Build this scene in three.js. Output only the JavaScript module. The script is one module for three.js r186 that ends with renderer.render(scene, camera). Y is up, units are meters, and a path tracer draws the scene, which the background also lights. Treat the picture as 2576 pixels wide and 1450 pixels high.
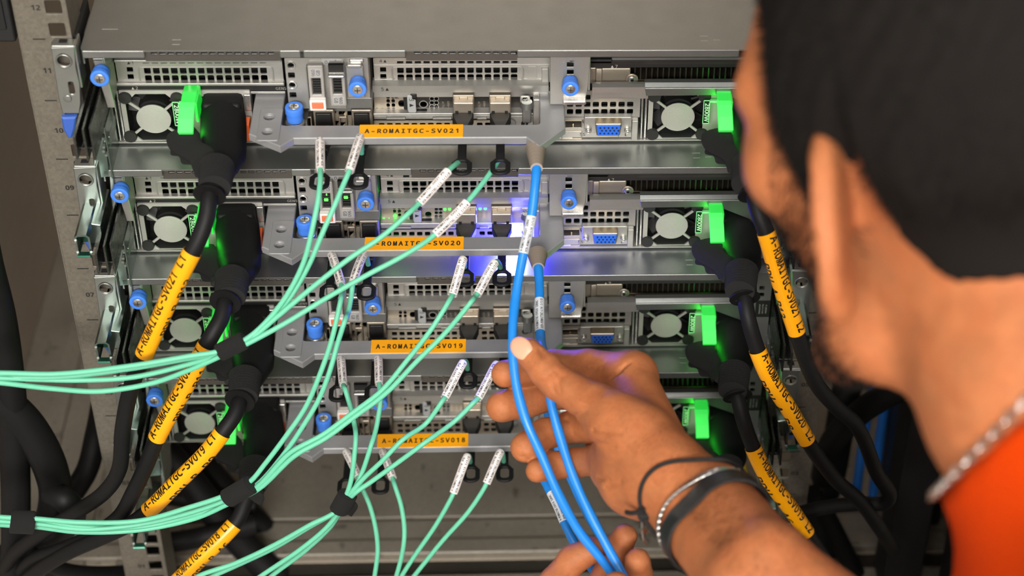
import * as THREE from 'three';
import { RoundedBoxGeometry } from 'three/addons/geometries/RoundedBoxGeometry.js';
import { mergeGeometries } from 'three/addons/utils/BufferGeometryUtils.js';
import { RectAreaLightUniformsLib } from 'three/addons/lights/RectAreaLightUniformsLib.js';

// ---------------------------------------------------------------- camera, exposure, large lights
const scene = new THREE.Scene();
scene.background = new THREE.Color(0x050505);
const renderer = new THREE.WebGLRenderer({ antialias: true });
renderer.toneMapping = THREE.LinearToneMapping;
renderer.toneMappingExposure = 1.25;
renderer.shadowMap.enabled = true;
RectAreaLightUniformsLib.init();
const F = 4960.18, CX = 1586.7, CY = 699.74, W = 2576, H = 1450;              // measured from the photograph: focal length and principal point in pixels
const CAM = new THREE.Vector3(-0.060024, 0.731605, 1.021135);                // metres; the origin is the VGA port of the top server
const RX = new THREE.Vector3(0.99825, 0.030982, 0.050368), UP = new THREE.Vector3(0.008536, 0.76734, -0.641184), FW = new THREE.Vector3(0.058514, -0.640492, -0.765733);
const camera = new THREE.PerspectiveCamera(2 * Math.atan(H / 2 / F) * 180 / Math.PI, W / H, 0.05, 30);
camera.position.copy(CAM);
camera.quaternion.setFromRotationMatrix(new THREE.Matrix4().makeBasis(RX, UP, FW.clone().negate()));
camera.setViewOffset(W, H, W / 2 - CX, H / 2 - CY, W, H);
camera.focus = 1.27;
camera.userData.fStop = 5.6;
const FLOOR = -0.62, PAN = -0.48;

// a lamp: a glowing face and an area light of the same size just in front of it
function ceilingPanel(x, z, w, d, power, label, colour = 0xfffbf4) {
  const y = 2.18, o = new THREE.Group(); o.name = numbered('ceiling_light'); o.position.set(x, y, z); scene.add(o);
  o.userData = { label, category: 'ceiling light', group: 'ceiling light panels' };
  mesh('frame', [box(-w / 2 - 0.02, w / 2 + 0.02, -0.01, 0.06, -d / 2 - 0.02, d / 2 + 0.02)], M.panelFrame, o);
  mesh('light_diffuser', [box(-w / 2, w / 2, -0.016, -0.008, -d / 2, d / 2)], new THREE.MeshStandardMaterial({ color: 0xffffff, emissive: colour, emissiveIntensity: power * 0.3 }), o);
  const l = new THREE.RectAreaLight(colour, power, w, d);
  l.position.set(x, y - 0.02, z); l.lookAt(x, y - 1, z); scene.add(l);
}
function addedFillPanel(x, y, z, w, h, power, label, colour = 0xfffbf4) {  // added fill lamp: an unseen wall panel for frontal light on rack and person
  const o = new THREE.Group(); o.name = numbered('added_fill_light'); o.position.set(x, y, z); scene.add(o);
  o.userData = { label, category: 'added fill light' };
  mesh('frame', [box(-w / 2 - 0.02, w / 2 + 0.02, -h / 2 - 0.02, h / 2 + 0.02, -0.01, 0.06)], M.panelFrame, o);
  mesh('light_diffuser', [box(-w / 2, w / 2, -h / 2, h / 2, -0.016, -0.008)], new THREE.MeshStandardMaterial({ color: 0xffffff, emissive: colour, emissiveIntensity: power * 0.3 }), o);
  const l = new THREE.RectAreaLight(colour, power, w, h);
  l.position.set(x, y, z - 0.02); l.lookAt(x, y, z - 1); scene.add(l);
}
function lights() {
  ceilingPanel(-0.2, 1.45, 1.2, 0.6, 7, 'square white ceiling light panel over the aisle behind the rack');
  addedFillPanel(-0.35, 1.70, 3.20, 1.7, 0.6, 34, 'added unseen fill light panel high on the wall behind the camera');
}

// ---------------------------------------------------------------- helpers
const taken = new Map();
function numbered(n) { const k = taken.get(n) ?? 0; taken.set(n, k + 1); return k ? n + '_' + String(k).padStart(3, '0') : n; }
let seedState = 12345;
function rnd() { seedState = (seedState + 0x6d2b79f5) | 0; let t = Math.imul(seedState ^ (seedState >>> 15), 1 | seedState); t = (t + Math.imul(t ^ (t >>> 7), 61 | t)) ^ t; return ((t ^ (t >>> 14)) >>> 0) / 4294967296; }
const rr = (a, b) => a + (b - a) * rnd();
const V = (x, y, z) => new THREE.Vector3(x, y, z);
// where the sight line of a pixel of the photograph meets the plane z = const, or a given depth
const sight = (px, py) => RX.clone().multiplyScalar((px - CX) / F).addScaledVector(UP, -(py - CY) / F).add(FW);
const at = (p, z) => { const d = sight(p[0], p[1]); return CAM.clone().addScaledVector(d, (z - CAM.z) / d.z); };
const deep = (px, py, D) => CAM.clone().addScaledVector(sight(px, py), D);
const yplane = (p, y) => { const d = sight(p[0], p[1]); return CAM.clone().addScaledVector(d, (y - CAM.y) / d.y); };
const ZM = 3.6257, A = (x, y) => [x / ZM, y / ZM], B = (x, y) => [640 + x / ZM, 80 + y / ZM], C = (x, y) => [1240 + x / ZM, 80 + y / ZM];
const uvBox = (g) => {
  const p = g.attributes.position, n = g.attributes.normal, uv = new Float32Array(p.count * 2);
  for (let i = 0; i < p.count; i++) {
    const ax = Math.abs(n.getX(i)), ay = Math.abs(n.getY(i)), az = Math.abs(n.getZ(i));
    if (az >= ax && az >= ay) { uv[2 * i] = p.getX(i); uv[2 * i + 1] = p.getY(i); } else if (ay >= ax) { uv[2 * i] = p.getX(i); uv[2 * i + 1] = p.getZ(i); } else { uv[2 * i] = p.getZ(i); uv[2 * i + 1] = p.getY(i); }
  }
  g.setAttribute('uv', new THREE.BufferAttribute(uv, 2));
  return g;
};
const uvFace = (g) => {      // the same for free forms: one plane per triangle
  const p = g.attributes.position, uv = new Float32Array(p.count * 2), a = V(0, 0, 0), b = V(0, 0, 0), c = V(0, 0, 0);
  for (let i = 0; i < p.count; i += 3) {
    a.fromBufferAttribute(p, i); b.fromBufferAttribute(p, i + 1).sub(a); c.fromBufferAttribute(p, i + 2).sub(a); b.cross(c);
    const ax = Math.abs(b.x), ay = Math.abs(b.y), az = Math.abs(b.z), k = az >= ax && az >= ay ? 0 : ay >= ax ? 1 : 2;
    for (let j = i; j < i + 3; j++) { uv[2 * j] = k === 2 ? p.getZ(j) : p.getX(j); uv[2 * j + 1] = k === 1 ? p.getZ(j) : p.getY(j); }
  }
  g.setAttribute('uv', new THREE.BufferAttribute(uv, 2)); g.userData.keepUv = true;
  return g;
};
const plain = (g) => { const h = g.index ? g.toNonIndexed() : g; for (const k of Object.keys(h.attributes)) if (!['position', 'normal', 'uv'].includes(k)) h.deleteAttribute(k); h.morphAttributes = {}; return h; };
const join = (list, keep) => { const gs = list.flat(9).map((g) => { const h = plain(g); return keep || g.userData.keepUv ? h : uvBox(h); }); return gs.length === 1 ? gs[0] : mergeGeometries(gs); };
function mesh(name, geos, mat, parent, keep) {
  const o = new THREE.Mesh(Array.isArray(geos) ? join(geos, keep) : geos, mat);
  o.name = parent ? name : numbered(name); o.castShadow = o.receiveShadow = true; (parent ?? scene).add(o);
  return o;
}
function thing(name, label, category, group) {
  const o = new THREE.Group(); o.name = numbered(name); scene.add(o); o.userData = { label, category };
  if (group) o.userData.group = group;
  return o;
}
function tag(o, label, category, group) { o.userData = { label, category }; if (group) o.userData.group = group; return o; }
function struct(name, geos, mat) { const o = mesh(name, geos, mat); o.userData.kind = 'structure'; return o; }
function box(x0, x1, y0, y1, z0, z1, r) {
  const w = Math.abs(x1 - x0), h = Math.abs(y1 - y0), d = Math.abs(z1 - z0), k = Math.min(r ?? 0.0005, w / 2.1, h / 2.1, d / 2.1);
  const g = k > 1e-6 && r !== 0 ? new RoundedBoxGeometry(w, h, d, 1, k) : new THREE.BoxGeometry(w, h, d);
  return g.translate((x0 + x1) / 2, (y0 + y1) / 2, (z0 + z1) / 2);
}
const AX = { x: (g) => g.rotateZ(-Math.PI / 2), y: (g) => g, z: (g) => g.rotateX(Math.PI / 2) };
const cyl = (r0, r1, h, axis, c, seg = 20, open = false) => AX[axis](new THREE.CylinderGeometry(r1, r0, h, seg, 1, open)).translate(c.x, c.y, c.z);   // r0 at the low end of the axis
const lathe = (pts, axis, c, seg = 24) => AX[axis](new THREE.LatheGeometry(pts.map((p) => new THREE.Vector2(p[0], p[1])), seg)).translate(c.x, c.y, c.z);
function rrect(shape, x0, y0, x1, y1, r) {
  r = Math.min(r, (x1 - x0) / 2.01, (y1 - y0) / 2.01);
  shape.moveTo(x0 + r, y0); shape.lineTo(x1 - r, y0); shape.quadraticCurveTo(x1, y0, x1, y0 + r); shape.lineTo(x1, y1 - r); shape.quadraticCurveTo(x1, y1, x1 - r, y1);
  shape.lineTo(x0 + r, y1); shape.quadraticCurveTo(x0, y1, x0, y1 - r); shape.lineTo(x0, y0 + r); shape.quadraticCurveTo(x0, y0, x0 + r, y0);
  return shape;
}
const ex = (shape, z0, z1, bevel = 0, seg = 3) => new THREE.ExtrudeGeometry(shape, { depth: z1 - z0 - 2 * bevel, bevelEnabled: bevel > 0, bevelSize: bevel, bevelThickness: bevel, bevelSegments: 1, curveSegments: seg, bevelOffset: -bevel }).translate(0, 0, z0 + bevel);
// sheet with rectangular holes [x, y, w, h]; r rounds the holes
function plate(x0, x1, y0, y1, z0, z1, holes = [], r = 0.0009, corner = 0.0006, bevel = 0) {
  const s = rrect(new THREE.Shape(), x0, y0, x1, y1, corner);
  for (const [x, y, w, h, q] of holes) s.holes.push(rrect(new THREE.Path(), x - w / 2, y - h / 2, x + w / 2, y + h / 2, q ?? r));
  return ex(s, z0, z1, bevel);
}
const poly = (pts) => new THREE.Shape(pts.map((p) => new THREE.Vector2(p[0], p[1])));
const ring = (x0, x1, y0, y1, z0, z1, t, r) => { const s = rrect(new THREE.Shape(), x0, y0, x1, y1, r); s.holes.push(rrect(new THREE.Path(), x0 + t, y0 + t, x1 - t, y1 - t, r - t * 0.7)); return ex(s, z0, z1, t * 0.3); };
// bent sheet: a polyline of (z, y) with thickness t, drawn along x
function bent(pts, t, x0, x1, bevel = 0) {
  const n = pts.length, off = [];
  for (let i = 0; i < n; i++) {
    const a = pts[Math.max(0, i - 1)], b = pts[i], c = pts[Math.min(n - 1, i + 1)];
    let d1 = i ? [b[0] - a[0], b[1] - a[1]] : [c[0] - b[0], c[1] - b[1]], d2 = i < n - 1 ? [c[0] - b[0], c[1] - b[1]] : d1;
    const l1 = Math.hypot(...d1), l2 = Math.hypot(...d2), n1 = [-d1[1] / l1, d1[0] / l1], n2 = [-d2[1] / l2, d2[0] / l2];
    const m = [n1[0] + n2[0], n1[1] + n2[1]], k = 2 / Math.max(0.3, m[0] * m[0] + m[1] * m[1]);
    off.push([m[0] * k * t, m[1] * k * t]);
  }
  const out = [...pts.map((p, i) => [p[0] + off[i][0] / 2, p[1] + off[i][1] / 2]), ...pts.map((p, i) => [p[0] - off[i][0] / 2, p[1] - off[i][1] / 2]).reverse()];
  // shape axes (z, y) -> world: extrude along shape normal becomes -x after the turn
  const g = ex(poly(out), 0, Math.abs(x1 - x0), bevel);
  return g.rotateY(-Math.PI / 2).translate(Math.max(x0, x1), 0, 0);
}
// swept tube; radius a number or f(t); flat: [a, b] scales across the two normals; refDir picks where v = 0.5 points
function tube(pts, r, seg = 40, rad = 10, o = {}) {
  const curve = pts.getPointAt ? pts : new THREE.CatmullRomCurve3(pts, false, 'centripetal');
  const t0 = o.t0 ?? 0, t1 = o.t1 ?? 1, pos = [], nor = [], uv = [], idx = [], P = [], T = [], N = [];
  for (let i = 0; i <= seg; i++) { const t = t0 + (t1 - t0) * i / seg; P.push(curve.getPointAt(t)); T.push(curve.getTangentAt(t).multiplyScalar(t1 < t0 ? -1 : 1)); }
  for (let i = 0; i <= seg; i++) {
    let n;
    if (o.face) n = o.face.clone().sub(P[i]); else if (i) n = N[i - 1].clone(); else n = Math.abs(T[0].y) < 0.9 ? V(0, 1, 0) : V(1, 0, 0);
    n.addScaledVector(T[i], -n.dot(T[i])).normalize(); N.push(n);
  }
  let L = 0; const fr = typeof r === 'function' ? r : () => r, [fa, fb] = o.flat ?? [1, 1];
  for (let i = 0; i <= seg; i++) {
    if (i) L += P[i].distanceTo(P[i - 1]);
    const b = T[i].clone().cross(N[i]), R = fr(i / seg);
    for (let j = 0; j <= rad; j++) {
      const a = (j / rad) * 2 * Math.PI + Math.PI, ca = Math.cos(a), sa = Math.sin(a), q = N[i].clone().multiplyScalar(ca * fa).addScaledVector(b, sa * fb), m = N[i].clone().multiplyScalar(ca / fa).addScaledVector(b, sa / fb).normalize();
      pos.push(P[i].x + q.x * R, P[i].y + q.y * R, P[i].z + q.z * R); nor.push(m.x, m.y, m.z); uv.push(o.uvUnit ? i / seg : L, o.uvUnit ? 1 - j / rad : (j / rad) * 2 * Math.PI * R);
    }
  }
  const row = rad + 1;
  for (let i = 0; i < seg; i++) for (let j = 0; j < rad; j++) { const a = i * row + j, b = a + row; idx.push(a, a + 1, b, b, a + 1, b + 1); }
  if (!o.open) for (const [i, s] of [[0, -1], [seg, 1]]) {
    const c = pos.length / 3; pos.push(P[i].x, P[i].y, P[i].z); nor.push(T[i].x * s, T[i].y * s, T[i].z * s); uv.push(0, 0);
    for (let j = 0; j <= rad; j++) { const k = 3 * (i * row + j); pos.push(pos[k], pos[k + 1], pos[k + 2]); nor.push(T[i].x * s, T[i].y * s, T[i].z * s); uv.push(0, 0); }
    for (let j = 0; j < rad; j++) s < 0 ? idx.push(c, c + 2 + j, c + 1 + j) : idx.push(c, c + 1 + j, c + 2 + j);
  }
  const g = new THREE.BufferGeometry();
  g.setAttribute('position', new THREE.Float32BufferAttribute(pos, 3)); g.setAttribute('normal', new THREE.Float32BufferAttribute(nor, 3)); g.setAttribute('uv', new THREE.Float32BufferAttribute(uv, 2)); g.setIndex(idx);
  g.userData.keepUv = true; const h = g.toNonIndexed(); h.userData.keepUv = true;
  return h;
}

// ---------------------------------------------------------------- textures
function noiseTex(n, fn, srgb) {
  const d = new Uint8Array(n * n * 4);
  for (let y = 0; y < n; y++) for (let x = 0; x < n; x++) { const c = fn(x / n, y / n, x, y), k = (y * n + x) * 4; const a = Array.isArray(c) ? c : [c, c, c]; for (let i = 0; i < 3; i++) d[k + i] = Math.max(0, Math.min(255, a[i] * 255)); d[k + 3] = 255; }
  const t = new THREE.DataTexture(d, n, n); t.wrapS = t.wrapT = THREE.RepeatWrapping; t.magFilter = THREE.LinearFilter; t.minFilter = THREE.LinearMipmapLinearFilter; t.generateMipmaps = true;
  if (srgb) t.colorSpace = THREE.SRGBColorSpace; t.needsUpdate = true;
  return t;
}
function lattice(n, seed) { const a = new Float32Array(n * n); let s = seed * 7919 + 1; for (let i = 0; i < a.length; i++) { s = (s * 1664525 + 1013904223) % 4294967296; a[i] = s / 4294967296; } return a; }
function vnoise(nx, ny, seed) {            // tileable value noise over [0,1)^2
  const a = lattice(Math.max(nx, ny), seed), N = Math.max(nx, ny), sm = (t) => t * t * (3 - 2 * t);
  return (u, v) => { const x = u * nx, y = v * ny, i = Math.floor(x), j = Math.floor(y), fx = sm(x - i), fy = sm(y - j), g = (p, q) => a[(((q % ny) + ny) % ny) * N + (((p % nx) + nx) % nx)]; return (g(i, j) * (1 - fx) + g(i + 1, j) * fx) * (1 - fy) + (g(i, j + 1) * (1 - fx) + g(i + 1, j + 1) * fx) * fy; };
}
const n8 = vnoise(8, 8, 1), n32 = vnoise(32, 32, 2), n128 = vnoise(128, 128, 3), nBr = vnoise(6, 200, 4), nBr2 = vnoise(200, 6, 9), n64 = vnoise(64, 64, 5);
const sized = (t, m) => { const c = t.clone(); c.repeat.set(1 / m, 1 / m); c.needsUpdate = true; return c; };
const TX = {
  grain: noiseTex(512, (u, v) => 0.80 + 0.10 * (n32(u, v) - 0.5) + 0.14 * (n128(u, v) - 0.5) + 0.10 * (n8(u, v) - 0.5)),
  brushed: noiseTex(256, (u, v) => 0.75 + 0.25 * (nBr(u, v) - 0.5) + 0.1 * (n32(u, v) - 0.5)),
  speck: noiseTex(512, (u, v) => { const s = n128(u, v) * 0.6 + n64(u, v) * 0.4, d = s > 0.9 ? -0.06 : 0; return 0.95 + d + 0.04 * (n8(u, v) - 0.5) + 0.025 * (n128(u, v) - 0.5); }, true),
  weave: noiseTex(128, (u, v) => 0.5 + 0.5 * Math.sin(u * 2 * Math.PI * 16) * Math.sin(v * 2 * Math.PI * 16)),
  fuzz: noiseTex(256, (u, v) => 0.5 * n128(u, v) + 0.5 * n64(u * 1, v)),
};
const std = (o) => new THREE.MeshStandardMaterial(o), phy = (o) => new THREE.MeshPhysicalMaterial(o);
const lin = (r, g, b) => new THREE.Color().setRGB(r, g, b);
const metal = (c, rough, metalness = 0.9, tex = TX.grain, m = 0.05) => std({ color: c, metalness, roughness: rough, roughnessMap: sized(tex, m), map: sized(TX.speck, 0.07) });
const M = {
  sheet: metal(lin(0.44, 0.43, 0.405), 0.58, 0.7), sheetDark: metal(lin(0.26, 0.26, 0.255), 0.6, 0.7), lid: metal(lin(0.29, 0.298, 0.292), 0.43, 0.8), bright: metal(lin(0.66, 0.65, 0.63), 0.36),
  nickel: metal(lin(0.44, 0.385, 0.315), 0.55, 0.8), galv: metal(lin(0.36, 0.375, 0.36), 0.42, 0.85), psu: metal(lin(0.47, 0.455, 0.43), 0.75, 0.4),
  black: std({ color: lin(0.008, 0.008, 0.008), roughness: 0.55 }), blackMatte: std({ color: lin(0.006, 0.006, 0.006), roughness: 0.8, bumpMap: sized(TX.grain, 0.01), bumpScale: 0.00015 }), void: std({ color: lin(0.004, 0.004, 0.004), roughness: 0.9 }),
  rubber: phy({ color: lin(0.0065, 0.0065, 0.007), roughness: 0.55, specularIntensity: 0.45, bumpMap: sized(TX.grain, 0.008), bumpScale: 0.0001 }), cap: std({ color: lin(0.014, 0.0135, 0.013), roughness: 0.7 }),
  blue: phy({ color: lin(0.055, 0.20, 0.72), roughness: 0.45, specularIntensity: 0.6 }), bluePort: std({ color: lin(0.02, 0.12, 0.6), roughness: 0.45 }), orange: std({ color: lin(0.80, 0.11, 0.006), roughness: 0.42 }),
  terracotta: std({ color: lin(0.75, 0.16, 0.07), roughness: 0.5 }), white: std({ color: lin(0.72, 0.69, 0.66), roughness: 0.45 }), carrier: metal(lin(0.40, 0.38, 0.36), 0.6, 0.3),
  bar: std({ color: lin(0.265, 0.265, 0.275), roughness: 0.48, metalness: 0.15, map: sized(TX.speck, 0.06), roughnessMap: sized(TX.grain, 0.02) }), tagGrey: std({ color: lin(0.3, 0.31, 0.31), roughness: 0.5 }),
  clear: phy({ color: lin(0.9, 0.95, 0.92), roughness: 0.12, transmission: 0.92, thickness: 0 }), beigeBoot: std({ color: lin(0.33, 0.27, 0.22), roughness: 0.55 }),
  panelFrame: std({ color: lin(0.7, 0.7, 0.7), roughness: 0.5 }), gold: metal(lin(0.46, 0.37, 0.25), 0.4), fin: metal(lin(0.06, 0.055, 0.05), 0.5, 0.7),
};

// ---------------------------------------------------------------- printing: one sheet of small lettering, cut into pieces
const sheetCanvas = document.createElement('canvas'); sheetCanvas.width = 2048; sheetCanvas.height = 1024;
const ink = sheetCanvas.getContext('2d'); ink.clearRect(0, 0, 2048, 1024);
const sheetTex = new THREE.CanvasTexture(sheetCanvas); sheetTex.colorSpace = THREE.SRGBColorSpace;
M.print = std({ map: sheetTex, transparent: true, roughness: 0.6, alphaTest: 0 });
const cutOut = new Map(); let penX = 4, penY = 4;
function cut(text, colour, font = 'sans-serif', draw) {
  const key = text + colour + font;
  if (!cutOut.has(key)) {
    ink.font = (font.startsWith('bold') ? 'bold 40px ' + font.slice(5) : '40px ' + font); const w = Math.ceil(draw ? draw.w : ink.measureText(text).width) + 8, h = 52;
    if (penX + w > 2044) { penX = 4; penY += h + 6; }
    ink.fillStyle = ink.strokeStyle = colour; ink.textBaseline = 'middle'; ink.lineWidth = 5;
    if (draw) { ink.save(); ink.translate(penX + 4, penY); draw.f(ink); ink.restore(); } else ink.fillText(text, penX + 4, penY + 27);
    cutOut.set(key, { u0: penX / 2048, u1: (penX + w) / 2048, v1: 1 - penY / 1024, v0: 1 - (penY + h) / 1024, ratio: w / h }); penX += w + 6;
  }
  return cutOut.get(key);
}
// printed lettering of height h, centred at (x, y) on the face z (or lying on a top face when o.flat)
function printed(text, x, y, z, h, o = {}) {
  const c = cut(text, o.colour ?? '#191816', o.font, o.draw), hh = h * 1.35, w = hh * c.ratio * (o.stretch ?? 1), g = new THREE.PlaneGeometry(w, hh), uv = g.attributes.uv;
  for (let i = 0; i < 4; i++) uv.setXY(i, uv.getX(i) ? c.u1 : c.u0, uv.getY(i) ? c.v1 : c.v0);
  if (o.turn) g.rotateZ(o.turn);
  if (o.flat) g.rotateX(-Math.PI / 2);
  g.translate(x, y, z + (o.flat ? 0 : 0.00015)); g.userData.keepUv = true;
  return g;
}
function label(lines, w, h, o = {}) {     // a canvas of its own for tape and sleeves
  const c = document.createElement('canvas'); c.width = w; c.height = h; const x = c.getContext('2d');
  x.fillStyle = o.bg; x.fillRect(0, 0, w, h); x.fillStyle = o.ink ?? '#17130c'; x.textBaseline = 'middle';
  for (const l of lines) { x.save(); x.font = (l.bold ? 'bold ' : '') + l.size + 'px ' + (l.font ?? 'monospace'); const m = x.measureText(l.text).width; x.translate(l.x, l.y); if (l.width) x.scale(l.width / m, 1); x.fillText(l.text, 0, 0); if (l.bold) { x.strokeStyle = x.fillStyle; x.lineWidth = l.bold; x.strokeText(l.text, 0, 0); } x.restore(); }
  const t = new THREE.CanvasTexture(c); t.colorSpace = THREE.SRGBColorSpace; return t;
}
Object.assign(M, {
  slotGrey: std({ color: lin(0.10, 0.09, 0.07), roughness: 0.5, metalness: 0.5 }),
  greenRoot: phy({ color: lin(0.05, 0.5, 0.09), roughness: 0.2, emissive: lin(0.01, 1.0, 0.05), emissiveIntensity: 0.30 }),
  greenLit: phy({ color: lin(0.10, 0.75, 0.16), roughness: 0.25, emissive: lin(0.02, 1.0, 0.07), emissiveIntensity: 0.36, clearcoat: 0.6, clearcoatRoughness: 0.15 }), darkClear: std({ color: lin(0.012, 0.02, 0.014), roughness: 0.2 }), tagEdge: phy({ color: lin(0.25, 0.5, 0.3), roughness: 0.2, emissive: lin(0.02, 0.5, 0.06), emissiveIntensity: 0.12 }),
  ledGreen: std({ color: lin(0.1, 0.8, 0.1), emissive: lin(0.06, 1, 0.05), emissiveIntensity: 2.2 }), ledBlue: std({ color: lin(0.6, 0.6, 1), emissive: lin(0.42, 0.42, 1), emissiveIntensity: 90 }),
  tape: std({ color: 0xf9a806, roughness: 0.45 }), tagGrey2: std({ color: lin(0.36, 0.36, 0.36), roughness: 0.5 }), shelf: metal(lin(0.58, 0.57, 0.54), 0.5, 0.85, TX.brushed, 0.05), shelfDark: metal(lin(0.30, 0.31, 0.305), 0.5), fin2: metal(lin(0.16, 0.15, 0.14), 0.5, 0.8),
  darkPlate: metal(lin(0.05, 0.047, 0.043), 0.4, 0.8), sinkBase: metal(lin(0.10, 0.075, 0.05), 0.45, 0.8), pin: std({ color: lin(0.004, 0.012, 0.05), roughness: 0.6 }),
});
M.rail = metal(lin(0.26, 0.32, 0.295), 0.26, 0.95); M.railDark = metal(lin(0.10, 0.10, 0.095), 0.35, 0.9);

// ---------------------------------------------------------------- the servers; measures are those of the top one, whose frame is the scene's
const RC = (p0, p1, z) => { const a = at(p0, z), b = at(p1, z); return { x0: a.x, x1: b.x, y1: a.y, y0: b.y }; };
const PITCH = 0.0889, LX0 = -0.3185, LX1 = 0.1135, ZP = -0.014, ZS = -0.011, LIDY = 0.0715, BOT = -0.0160, LIPZ = 0.0158;
const grid = (x0, x1, n, ys, w, h, r) => ys.flatMap((y) => Array.from({ length: n }, (_, i) => [x0 + (x1 - x0) * i / (n - 1), y, w, h, r]));
function part(name, geos, mat, parent, lab) { const o = mesh(name, geos, mat, parent); if (lab) o.userData.label = lab; return o; }

function thumbScrew(parent, p, z, r, len, axis = 'z') {     // p: pixel of the screw head on its outer face
  const c = at(p, z), g = new THREE.Group(); g.name = 'thumb_screw'; g.userData.label = 'blue captive thumb screw'; parent.add(g);
  const prof = [[0, 0], [r * 0.72, 0], [r * 0.9, len * 0.05], [r * 0.93, len * 0.3], [r * 0.9, len * 0.52], [r, len * 0.58], [r, len * 0.93], [r * 0.94, len * 1.0], [r * 0.62, len], [r * 0.6, len * 0.95], [0, len * 0.95]];
  const o = axis === 'z' ? V(c.x, c.y, z - len) : V(c.x, c.y - len, c.z);
  mesh('screw_knob', [lathe(prof, axis, o, 28)], M.blue, g);
  const top = (h) => axis === 'z' ? V(c.x, c.y, z + h) : V(c.x, c.y + h, c.z);
  mesh('screw_head', [lathe([[0, 0], [r * 0.58, 0], [r * 0.58, r * 0.05], [r * 0.5, r * 0.14], [0, r * 0.17]], axis, top(-len * 0.05), 24)], M.bright, g);
  const slot = (a, b) => axis === 'z' ? box(c.x - a, c.x + a, c.y - b, c.y + b, z - 0.0002, z + r * 0.13 - len * 0.05 + 0.0006, 0) : box(c.x - a, c.x + a, c.y - 0.0002, c.y + r * 0.13 - len * 0.05 + 0.0006, c.z - b, c.z + b, 0);
  mesh('cross_slot', [slot(r * 0.34, r * 0.06), slot(r * 0.06, r * 0.34)], M.slotGrey, g);
  return g;
}

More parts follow.
